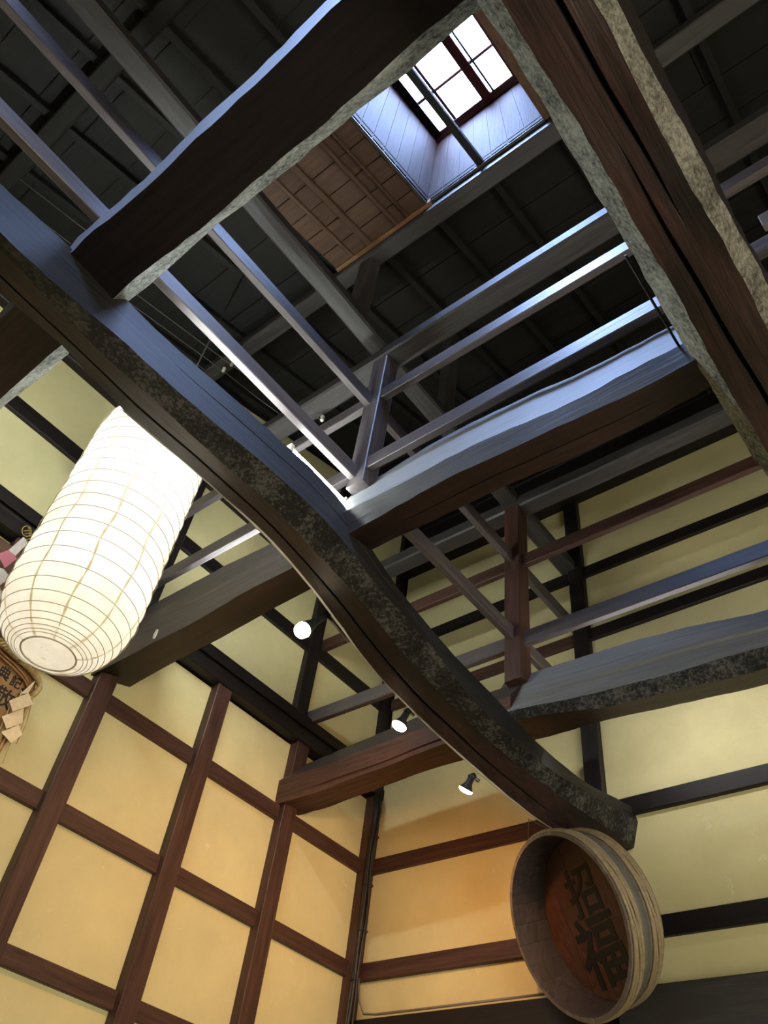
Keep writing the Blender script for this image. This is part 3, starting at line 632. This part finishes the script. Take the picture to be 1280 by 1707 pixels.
for v_ in bm.verts:                         # soft crumples of the paper
    d = v_.co - Vector((LX, LY, v_.co.z)); a = math.atan2(d.y, d.x)
    v_.co += d.normalized() * (.0022 * math.sin(7 * a + v_.co.z * 21) + .0016 * math.sin(13 * a - v_.co.z * 33))
link('shade', bm, pm, la, smooth=True)
for h in hoops:
    pts = [(LX + (lr(h) + .0035) * math.cos(t), LY + (lr(h) + .0035) * math.sin(t), LZ0 + h) for t in [2 * math.pi * k / 48 for k in range(48)]]
    tube('hoop', pts, .0019 if h > 0 else .0045, HOOP, la, 5, True)
for k in range(10):
    t0 = 2 * math.pi * (k + .3) / 10; bm = bmesh.new(); prev = None
    for i in range(61):
        h = 1.80 * i / 60; r = lr(h) + .0042; w = (.010 + .004 * math.sin(i * 1.7 + k)) / max(r, .1)
        t = t0 + .02 * math.sin(i * .5 + k)
        a = bm.verts.new((LX + r * math.cos(t - w / 2), LY + r * math.sin(t - w / 2), LZ0 + h)); b = bm.verts.new((LX + r * math.cos(t + w / 2), LY + r * math.sin(t + w / 2), LZ0 + h))
        if prev: bm.faces.new((prev[0], prev[1], b, a))
        prev = (a, b)
    link('paper_seam', bm, SEAM, la)
tube('cord', [(LX, LY, LZ0 + 1.55), (LX, LY, roof_z(LY) + .05)], .006, plain('lantern_cord', (.05, .045, .04), .7), la, 6)
tube('top_wire', [(LX - .13, LY, LZ0 + 1.80), (LX, LY, LZ0 + 1.86), (LX + .13, LY, LZ0 + 1.80)], .004, HOOP, la, 6)
BULB = plain('lantern_bulb', (1, 1, 1), .4, 0, (1, .96, .86), 30)
for z in (.52, 1.20):
    lathe('bulb', [(0, -.055), (.03, -.045), (.042, -.01), (.036, .03), (.018, .055), (.014, .08), (0, .082)], (LX + .02, LY, LZ0 + z), (0, 0, 1), BULB, la, 16)
    lamp_point('lantern_light', (LX + .02, LY, LZ0 + z - .09), LANTERN_W * (.8 if z < 1 else 1.25), (1.0, .95, .87), .05)

# ------------------------------------------------------------------ lighting track and the three spotlights
CHROME = plain('spot_metal', (.25, .25, .26), .3, .9); BLK = plain('spot_black', (.02, .02, .022), .35, 0, None, 0, .6)
GLOW = plain('spot_lamp', (1, 1, 1), .4, 0, (1.0, .80, .55), 22)
tr_pts = [(row[1][0] - .012, row[0], row[1][1] + .012) for row in S['B1'] if -4.3 < row[0] < -.4]
tag(tube('lighting_track', tr_pts, .011, plain('track_white', (.55, .50, .46), .4), None, 6), 'thin pale cable track along the lower left edge of the curved main beam', 'track')
def spot(foot, knee, lamp, aim, label, watts):
    o = empty('spotlight', foot, label, 'spotlight', 'spotlights on the main beam')
    foot, knee, lamp = Vector(foot), Vector(knee), Vector(lamp)
    tube('stem', [foot, knee], .010, CHROME, o, 8)
    lathe('joint', [(0, -.022), (.018, -.02), (.02, 0), (.018, .02), (0, .022)], knee, (1, 0, 0), BLK, o, 12)
    ax = (lamp - knee).normalized(); L = (lamp - knee).length
    lathe('head', [(0, .0), (.02, .0), (.022, L * .55), (.027, L * .62), (.042, L * .92), (.045, L), (.040, L), (.024, L * .68), (0, L * .64)], knee, ax, BLK, o, 16)
    lathe('bulb', [(0, L * .66), (.024, L * .70), (.037, L * .92), (.047, L * 1.02), (.042, L * 1.16), (.022, L * 1.26), (0, L * 1.28)], knee, ax, GLOW, o, 16)
    d = bpy.data.lights.new('spot_beam', 'SPOT'); d.energy = watts; d.color = (1.0, .45, .16); d.spot_size = math.radians(140); d.spot_blend = 1.0; d.shadow_soft_size = .04
    l = bpy.data.objects.new('spot_beam', d); COL.objects.link(l); l.location = lamp + ax * .09
    l.rotation_euler = (Vector(aim) - lamp).to_track_quat('-Z', 'Y').to_euler()
spot((1.845, -2.42, 4.46), (1.79, -2.58, 4.57), (1.775, -2.71, 4.375), (0.4, -2.4, 2.2), 'chrome-stemmed spotlight farthest from the tub, glowing before the upper left wall', SPOT_W)
spot((1.84, -1.77, 4.345), (1.81, -1.80, 4.37), (1.775, -1.82, 4.27), (0.0, -0.9, 3.6), 'glowing spotlight between the other two, in front of the reddish beam', SPOT_W * 1.3)
spot((1.885, -1.13, 4.225), (1.85, -1.16, 4.25), (1.80, -1.15, 4.18), (0.7, 0.0, 3.6), 'glowing spotlight nearest the hanging tub, in front of the right wall', SPOT_W)

# ------------------------------------------------------------------ fluorescent batten on the main beam
WHITE = plain('lamp_white', (.75, .76, .70), .4)
TUBE_GLOW = plain('tube_glow', (1, 1, 1), .4, 0, (.93, 1.0, .97), FLUO_E)
WEAK_GLOW = plain('weak_tube_glow', (1, 1, 1), .4, 0, (1.0, .97, .97), FLUO_E * .28)
def batten_lamp(loc, p0, p1, drop, label, glow=None):
    o = empty('fluorescent_lamp', loc, label, 'lamp', 'fluorescent tubes lying on the beams'); p0, p1 = Vector(p0), Vector(p1); d = (p1 - p0).normalized()
    bar('housing', p0 - d * .04 - Vector((0, 0, drop)), p1 + d * .04 - Vector((0, 0, drop)), .06, .05, WHITE, o, .008)
    tube('tube', [p0, p1], .017, glow or TUBE_GLOW, o, 10)
    for p in (p0 - d * .02, p1 + d * .02): bar('end_cap', p - d * .014 + Vector((0, 0, -.03)), p + d * .014 + Vector((0, 0, -.03)), .05, .10, WHITE, o, .004)
fb = empty('fluorescent_lamp', (1.88, -3.2, 5.2), 'white fluorescent tube fitting lying on top of the main beam beside the centre post', 'lamp', 'fluorescent tubes lying on the beams')
bar('housing', (1.95, -3.30, 5.175), (1.95, -2.72, 5.175), .075, .05, WHITE, fb, .008)
tube('tube', [(1.965, -3.27, 5.245), (1.965, -2.80, 5.245)], .017, plain('near_tube_glow', (1, 1, 1), .4, 0, (.93, 1.0, .97), FLUO_E * .4), fb, 10)
for y in (-3.285, -2.785): box('end_cap', (1.94, y - .014, 5.19), (1.99, y + .014, 5.27), WHITE, fb, .004)

batten_lamp((1.96, -3.95, 5.0), (1.97, -4.15, 5.10), (1.97, -3.42, 5.10), .06, 'fluorescent tube hidden on the upper length of the curved main beam')
batten_lamp((3.1, -.62, 4.8), (2.5, -.62, 4.90), (3.7, -.62, 4.86), .07, 'fluorescent tube hidden behind the cracked cross beam, whitening the right wall', WEAK_GLOW)
batten_lamp((1.0, -2.56, 5.2), (.5, -2.60, 5.33), (1.5, -2.60, 5.33), .07, 'fluorescent tube hidden behind the grey-brown beam, lighting the upper left wall')

batten_lamp((1.0, -4.58, 5.3), (.5, -4.60, 5.40), (1.6, -4.60, 5.40), .07, 'fluorescent tube hidden on top of the short beam stub at left')

# ------------------------------------------------------------------ the hanging tub
TC = Vector((2.09, -.495, 3.57)); TN = Vector((math.cos(math.radians(-25)) * math.cos(math.radians(-116.2)), math.cos(math.radians(-25)) * math.sin(math.radians(-116.2)), math.sin(math.radians(-25))))
TR, TD = .512, .30
tb = empty('wooden_tub', TC - TN * TD, 'round shallow wooden tub with bamboo hoops and brushed writing, hung tilted under the beam end', 'tub')
STAVE = wood('tub_stave', 'z', (0.11, 0.085, 0.07), (0.22, 0.18, 0.15), (0.13, 0.10, 0.082), .6, .3, .2)
STAVE_D = wood('tub_stave_dark', 'z', (0.035, 0.026, 0.023), (0.085, 0.066, 0.06), (0.05, .038, .034), .6, .3, .2)  # darker copy for inner faces, partly putting their shade into the colour
BASE = wood('tub_base', 'z', (0.048, 0.018, 0.011), (0.145, 0.060, 0.037), (0.075, 0.032, 0.022), .55, .35, .25)
BAM = wood('split_bamboo', 'x', (0.19, 0.14, 0.08), (0.37, 0.29, 0.175), (0.26, 0.19, 0.115), .5, .4, .25)
BAND = wood('grey_band', 'x', (0.085, 0.078, 0.070), (0.13, 0.12, 0.11), None, .5, .4, .15)
ts = TN.cross(Vector((0, 0, 1))).normalized(); tu = ts.cross(TN).normalized()      # ts: to the right seen from the front? tu: up in the tub's plane
def tp(a, r, d): return TC + (ts * math.cos(a) + tu * math.sin(a)) * r - TN * d
NST = 26
for k in range(NST):
    a0, a1 = 2 * math.pi * k / NST, 2 * math.pi * (k + 1) / NST - .004; bm = bmesh.new(); ring = []
    for a in (a0, (a0 + a1) / 2, a1):
        ring.append([bm.verts.new(tp(a, r, d)) for r, d in ((TR - .022, 0), (TR, 0), (TR - .035, TD), (TR - .057, TD))])
    for p, q in zip(ring, ring[1:]):
        for i in range(4): bm.faces.new((p[i], p[(i + 1) % 4], q[(i + 1) % 4], q[i])).material_index = 1 if i == 3 else 0
    bm.faces.new(ring[0][::-1]); bm.faces.new(ring[-1])
    link('stave', bm, [STAVE, STAVE_D], tb)
for k in range(5):                           # base of five boards
    x0 = -.46 + .92 * k / 5; x1 = -.46 + .92 * (k + 1) / 5 - .003; bm = bmesh.new(); loop = []
    xs = [x0 + (x1 - x0) * i / 6 for i in range(7)]; R = .458
    top = [(x, math.sqrt(max(0, R * R - x * x))) for x in xs]; bot = [(x, -y) for x, y in reversed(top)]
    outl = [p for i, p in enumerate(top + bot) if i == 0 or (abs(p[0] - (top + bot)[i - 1][0]) + abs(p[1] - (top + bot)[i - 1][1])) > 1e-4]
    if (Vector(outl[0]) - Vector(outl[-1])).length < 1e-4: outl = outl[:-1]
    fr_ = [bm.verts.new(TC + ts * x + tu * y - TN * (TD - .055)) for x, y in outl]; bk_ = [bm.verts.new(TC + ts * x + tu * y - TN * (TD - .025)) for x, y in outl]
    bm.faces.new(fr_); bm.faces.new(bk_[::-1])
    for i in range(len(outl)): bm.faces.new((fr_[i], bk_[i], bk_[(i + 1) % len(outl)], fr_[(i + 1) % len(outl)]))
    link('base_board', bm, BASE, tb)
def rtub(d): return TR - .035 * d / TD
def hoop_band(name, d0, d1, th, mt):
    bm = bmesh.new(); rings = []
    for k in range(64):
        a = 2 * math.pi * k / 64
        rings.append([bm.verts.new(tp(a, rtub(d) + o, d)) for d, o in ((d0, .0), (d0 + .004, th), (d1 - .004, th), (d1, .0))])
    for k in range(64):
        p, q = rings[k], rings[(k + 1) % 64]
        for i in range(3): f = bm.faces.new((p[i], p[i + 1], q[i + 1], q[i])); f.smooth = True
    link(name, bm, mt, tb)
hoop_band('band', .115, .175, .004, BAND)
for dc, n_, tw in ((.06, 7, 1), (.235, 7, 1)):    # twisted split-bamboo hoops
    for s_ in range(n_):
        pts = []
        for k in range(96):
            a = 2 * math.pi * k / 96; ph = s_ * 2 * math.pi / n_ + tw * a
            d = dc + .036 * math.sin(ph); pts.append(tp(a, rtub(d) + .006 + .004 * math.cos(ph), d))
        tube('hoop', pts, .0105, BAM, tb, 6, True)
INK = plain('brush_ink', (0.004, 0.0035, 0.0045), .6); INK2 = plain('faded_ink', (0.012, 0.006, 0.005), .7)
def text(name, ch, loc, xdir, ydir, size, mt, parent, bold=0.0, depth=.0015):
    c = bpy.data.curves.new(name, 'FONT'); c.body = ch; c.size = size; c.align_x = 'CENTER'; c.align_y = 'CENTER'; c.extrude = depth; c.offset = bold; c.resolution_u = 2
    o = bpy.data.objects.new('t', c); COL.objects.link(o)
    dg = bpy.context.evaluated_depsgraph_get(); me = bpy.data.meshes.new_from_object(o.evaluated_get(dg))
    bpy.data.objects.remove(o)
    x, y = Vector(xdir).normalized(), Vector(ydir).normalized(); z = x.cross(y)
    M = Matrix((x, y, z)).transposed().to_4x4(); M.translation = Vector(loc)
    bm = bmesh.new(); bm.from_mesh(me); bm.transform(M); bpy.data.meshes.remove(me)
    return link(name, bm, mt, parent)
tz = -TN * (TD - .057)
right = -ts if (-ts).dot(rt) > 0 else ts
text('brushed_character', '福', TC - right * .055 - tu * .21 + tz, right, tu, .42, INK, tb, .007)
text('brushed_character', '招', TC - right * .02 + tu * .13 + tz, right, tu, .30, INK2, tb, .005)
for a in (.42, .62):
    p = tp(math.pi * a, TR, .05)
    tube('hanging_wire', [p, p.lerp(Vector((1.99, -.72, 4.14)), .5) + Vector((0, 0, -.01)), Vector((1.99, -.72, 4.14))], .0025, plain('wire', (.10, .07, .05), .5), tb, 5)

# ------------------------------------------------------------------ straw-roped winnow with paper streamers, and paper charms (left edge)
bk = empty('winnow_basket', (0.03, -3.5, 3.6), 'woven winnow with straw rope rim and black brushed characters, cut by left edge', 'basket')
WEAVE = wood('winnow_weave', 'z', (0.24, 0.12, 0.045), (0.42, 0.24, 0.10), (0.32, 0.17, 0.07), .6, .3, .4)
ROPE = wood('straw_rope', 'z', (0.34, 0.23, 0.10), (0.58, 0.43, 0.21), None, .7, .2, .5)
poly = [(-3.96, 4.41), (-3.62, 4.345), (-3.47, 4.315), (-3.35, 4.29), (-3.285, 4.255), (-3.262, 4.17), (-3.262, 4.05), (-3.30, 3.60), (-3.78, 3.65)]
bm = bmesh.new(); f_ = [bm.verts.new((.100 - .0 * i, y, z)) for i, (y, z) in enumerate(poly)]; b_ = [bm.verts.new((.056, y, z)) for y, z in poly]
bm.faces.new(f_); bm.faces.new(b_[::-1])
for i in range(len(poly)): bm.faces.new((f_[i], b_[i], b_[(i + 1) % len(poly)], f_[(i + 1) % len(poly)]))
link('body', bm, WEAVE, bk)
# inner rim lip bent wood
for k, off in enumerate((.035, .055)):
    tube('rim_strip', [(.115, -3.90, 4.385 - off), (.115, -3.60, 4.325 - off), (.117, -3.46, 4.300 - off), (.117, -3.36, 4.270 - off), (.115, -3.31, 4.235 - off), (.113, -3.30, 4.16)], .007, WEAVE, bk, 6)
rp = [Vector(p) for p in ((.12, -3.95, 4.40), (.125, -3.76, 4.36), (.13, -3.604, 4.330), (.13, -3.53, 4.315), (.13, -3.464, 4.305), (.13, -3.40, 4.295), (.13, -3.345, 4.280), (.13, -3.30, 4.262), (.13, -3.274, 4.240), (.13, -3.262, 4.21), (.13, -3.27, 4.175), (.13, -3.285, 4.14))]
def path_at(t):
    f = t * (len(rp) - 1); i = min(int(f), len(rp) - 2); return rp[i].lerp(rp[i + 1], f - i)
for s_ in range(3):
    pts = []
    for k in range(120):
        t = k / 119; c = path_at(t); a = s_ * 2.094 + t * 75
        pts.append(c + Vector((math.cos(a), 0, 0)) * .012 + Vector((0, -.2, .98)) * (.012 * math.sin(a)))
    tube('rope_strand', pts, .012, ROPE, bk, 6)
up_, rg = Vector((0, -.0, 1)), Vector((0, 1, 0))
for ch, y, z, sz in (('典', -3.485, 4.188, .085), ('記', -3.395, 4.178, .075), ('念', -3.318, 4.150, .070), ('敬', -3.42, 4.055, .13)):
    text('brushed_character', ch, (.1015, y, z), rg, up_, sz, INK, bk, .0012)
PAPER = plain('streamer_paper', (0.72, 0.58, 0.38), .8)
def sheet(name, q, x, mt, parent, th=.0015, tilt=0.0):
    bm = bmesh.new(); n = 4; g = []
    A, B, C_, D_ = [Vector((x, y, z)) for y, z in q]
    for i in range(n + 1):
        row = []
        for j in range(n + 1):
            u, w = i / n, j / n; p = A.lerp(B, u).lerp(D_.lerp(C_, u), w)
            p.x += tilt * w + .004 * math.sin(3 * u + 2 * w)
            row.append(p)
        g.append(row)
    fr_ = [[bm.verts.new(p) for p in row] for row in g]; bk_ = [[bm.verts.new(p - Vector((th, 0, 0))) for p in row] for row in g]
    for i in range(n):
        for j in range(n):
            bm.faces.new((fr_[i][j], fr_[i + 1][j], fr_[i + 1][j + 1], fr_[i][j + 1])); bm.faces.new((bk_[i][j], bk_[i][j + 1], bk_[i + 1][j + 1], bk_[i + 1][j]))
    for i in range(n):
        for a, b in (((i, 0), (i + 1, 0)), ((i + 1, n), (i, n)), ((0, i + 1), (0, i)), ((n, i), (n, i + 1))):
            bm.faces.new((fr_[a[0]][a[1]], bk_[a[0]][a[1]], bk_[b[0]][b[1]], fr_[b[0]][b[1]]))
    return link(name, bm, mt, parent)
st_ = empty('paper_streamer', (.16, -3.33, 3.8), 'zigzag cream paper streamer with straw strands hanging from the winnow corner', 'streamer')
sheet('paper_fold', [(-3.319, 4.135), (-3.316, 4.228), (-3.338, 4.17), (-3.361, 4.101)], .155, PAPER, st_)
sheet('paper_fold', [(-3.403, 4.03), (-3.319, 4.135), (-3.267, 4.083), (-3.361, 3.974)], .160, PAPER, st_, tilt=.015)
sheet('paper_fold', [(-3.399, 3.924), (-3.305, 4.035), (-3.277, 3.95), (-3.348, 3.866)], .165, PAPER, st_, tilt=.015)
sheet('paper_fold', [(-3.363, 3.842), (-3.289, 3.932), (-3.248, 3.887), (-3.288, 3.807)], .170, PAPER, st_, tilt=.015)
rs2 = random.Random(5)
for k in range(16):
    y = -3.30 + rs2.uniform(-.08, .03); z = 4.10 + rs2.uniform(-.22, .05)
    L = rs2.uniform(.22, .42)
    tube('straw', [(.142, y, z), (.145, y + .01 + rs2.uniform(-.01, .02), z - L * .5), (.14 + rs2.uniform(0, .02), y + rs2.uniform(-.02, .05), z - L)], .0032, ROPE, st_, 5)
ch_ = empty('paper_charm', (.10, -3.8, 4.4), 'red and white paper charm with gold coil cords on the left wall beside the lantern', 'charm')
PINK = plain('pink_paper', (0.55, 0.18, 0.24), .8); WHT = plain('white_paper', (0.68, 0.62, 0.60), .8); REDP = plain('red_paper', (0.45, 0.03, 0.05), .7); GOLD = plain('gold_cord', (0.55, 0.42, 0.14), .35, .6)
box('board', (.055, -3.95, 4.44), (.075, -3.70, 4.98), wood('charm_board', 'z', (0.06, 0.03, 0.02), (0.16, 0.085, 0.055)), ch_)
sheet('paper_slip', [(-3.858, 4.873), (-3.823, 5.022), (-3.775, 5.02), (-3.804, 4.865)], .160, WHT, ch_)
sheet('paper_slip', [(-3.90, 4.80), (-3.858, 4.873), (-3.784, 4.861), (-3.82, 4.744)], .163, PINK, ch_)
sheet('paper_slip', [(-3.90, 4.70), (-3.824, 4.735), (-3.757, 4.718), (-3.799, 4.60)], .166, WHT, ch_)
sheet('paper_slip', [(-3.775, 4.661), (-3.753, 4.71), (-3.73, 4.663), (-3.745, 4.60)], .155, REDP, ch_)
sheet('paper_slip', [(-3.83, 4.61), (-3.79, 4.63), (-3.73, 4.60), (-3.76, 4.42)], .150, WHT, ch_)
pts = []
for k in range(90):
    t = k / 89; c = Vector((.165, -3.835, 5.085)).lerp(Vector((.165, -3.745, 5.00)), t); a = t * 40
    pts.append(c + Vector((math.cos(a) * .014, math.sin(a) * .016, math.sin(a) * .016)))
tube('gold_cord', pts, .0035, GOLD, ch_, 5)
tube('gold_cord', [(.16, -3.825 + .03 * math.cos(t), 5.075 + .04 * math.sin(t)) for t in [2 * math.pi * k / 20 for k in range(20)]], .003, GOLD, ch_, 5, True)

# ------------------------------------------------------------------ wiring
CER = plain('white_porcelain', (.70, .68, .60), .3); CAB = plain('black_cable', (.018, .016, .015), .5)
ins = [((.345, -3.15, 7.70), 'left white knob insulator of the pair under the upper purlin'), ((.455, -3.15, 7.70), 'right white knob insulator of the pair under the upper purlin'),
       ((1.395, -2.70, 6.655), 'right knob insulator of the lower pair under the grey tie beam'), ((1.205, -2.70, 6.655), 'left knob insulator of the lower pair under the grey tie beam')]
for p, lab in ins:
    o = empty('knob_insulator', (p[0], p[1], p[2] - .03), lab, 'insulator', 'porcelain knob insulators')
    lathe('knob', [(0, -.03), (.013, -.028), (.017, -.018), (.012, -.006), (.012, .004), (.018, .014), (.016, .028), (0, .03)], p, (0, 0, 1), CER, o, 14)
    tube('screw', [(p[0], p[1], p[2] + .02), (p[0], p[1], p[2] + .085)], .005, BLK, o, 6)
WIREM = plain('old_wire', (.09, .085, .08), .6)
for i, (a, b, c) in enumerate((((.34, -5.3, 7.16), (.345, -3.15, 7.68), (1.19, -2.70, 6.65)), ((.46, -5.3, 7.16), (.455, -3.15, 7.68), (1.38, -2.70, 6.65)))):
    tag(tube('electric_wire', [a, Vector(a).lerp(Vector(b), .5) - Vector((0, 0, .015)), b, Vector(b).lerp(Vector(c), .5) - Vector((0, 0, .015)), c], .004, WIREM, None, 5),
        'thin old wire strung through the %s insulators under the roof' % ('left' if i == 0 else 'right'), 'wire', 'old wires under the roof')
for x, lab in ((.16, 'leftmost'), (.62, 'rightmost')):
    tag(tube('electric_wire', [(x, -5.3, 7.19), (x, -4.2, 7.46), (x, -3.2, 7.76)], .004, WIREM, None, 5), 'thin bare wire close under the dark roof boards, %s of the wires' % lab, 'wire', 'old wires under the roof')
cb = empty('cable_bundle', (.10, -.10, 2.0), 'bundle of dark cables strapped to the corner post between both walls', 'cable')
rc = random.Random(9)
for k in range(5):
    pts = []
    for i in range(18):
        t = i / 17; z = 2.0 + t * 3.1
        bul = .03 * math.exp(-((z - 4.86) / .16) ** 2) + .012 * math.exp(-((z - 4.0) / .25) ** 2)
        pts.append((.075 + .016 * (k % 3) + bul + .004 * math.sin(z * 9 + k), -.085 + .022 * (k // 2) - .0 + .004 * math.sin(z * 7 + 2 * k), z))
    tube('cable', pts, .010 + .003 * (k % 2), CAB, cb, 6)
for z in (2.7, 3.15, 3.6, 3.95, 4.3, 4.7): tube('strap', [(.10 + .045 * math.cos(t), -.065 + .04 * math.sin(t), z) for t in [2 * math.pi * k / 12 for k in range(12)]], .004, CAB, cb, 5, True)
tag(tube('cable', [(.11, -.05, 3.62), (.13, -.04, 3.48), (.18, -.035, 3.385), (.30, -.035, 3.372), (.6, -.03, 3.372), (1.75, -.03, 3.372)], .008, plain('grey_cable', (.16, .14, .12), .5), None, 6), 'grey cable drooping from the corner and lying along the bottom rail', 'cable')
tag(tube('cable', [(4.13, -3.45, 4.83), (4.125, -3.1, 4.84), (4.12, -2.85, 4.86), (4.13, -2.6, 4.88)], .006, CAB, None, 6), 'thin black cable clipped to the left side of the upper right beam', 'cable')
jb = empty('junction_box', (4.66, -2.83, 5.56), 'small grey junction box with conduit on the pale rail at right edge', 'box')
box('case', (4.63, -2.87, 5.56), (4.71, -2.825, 5.66), plain('box_grey', (.16, .14, .13), .4), jb, .004)
tube('conduit', [(4.71, -2.85, 5.61), (4.95, -2.85, 5.60), (6.4, -2.85, 5.60)], .012, plain('conduit', (.35, .33, .34), .4), jb, 8)
tag(tube('rope_loop', [(.62 + .012 * math.cos(t), -2.935, 4.66 + .035 * math.sin(t)) for t in [2 * math.pi * k / 12 for k in range(12)]], .005, CER, None, 5, True), 'small white cord loop on the side of the beam behind the lantern', 'cord')
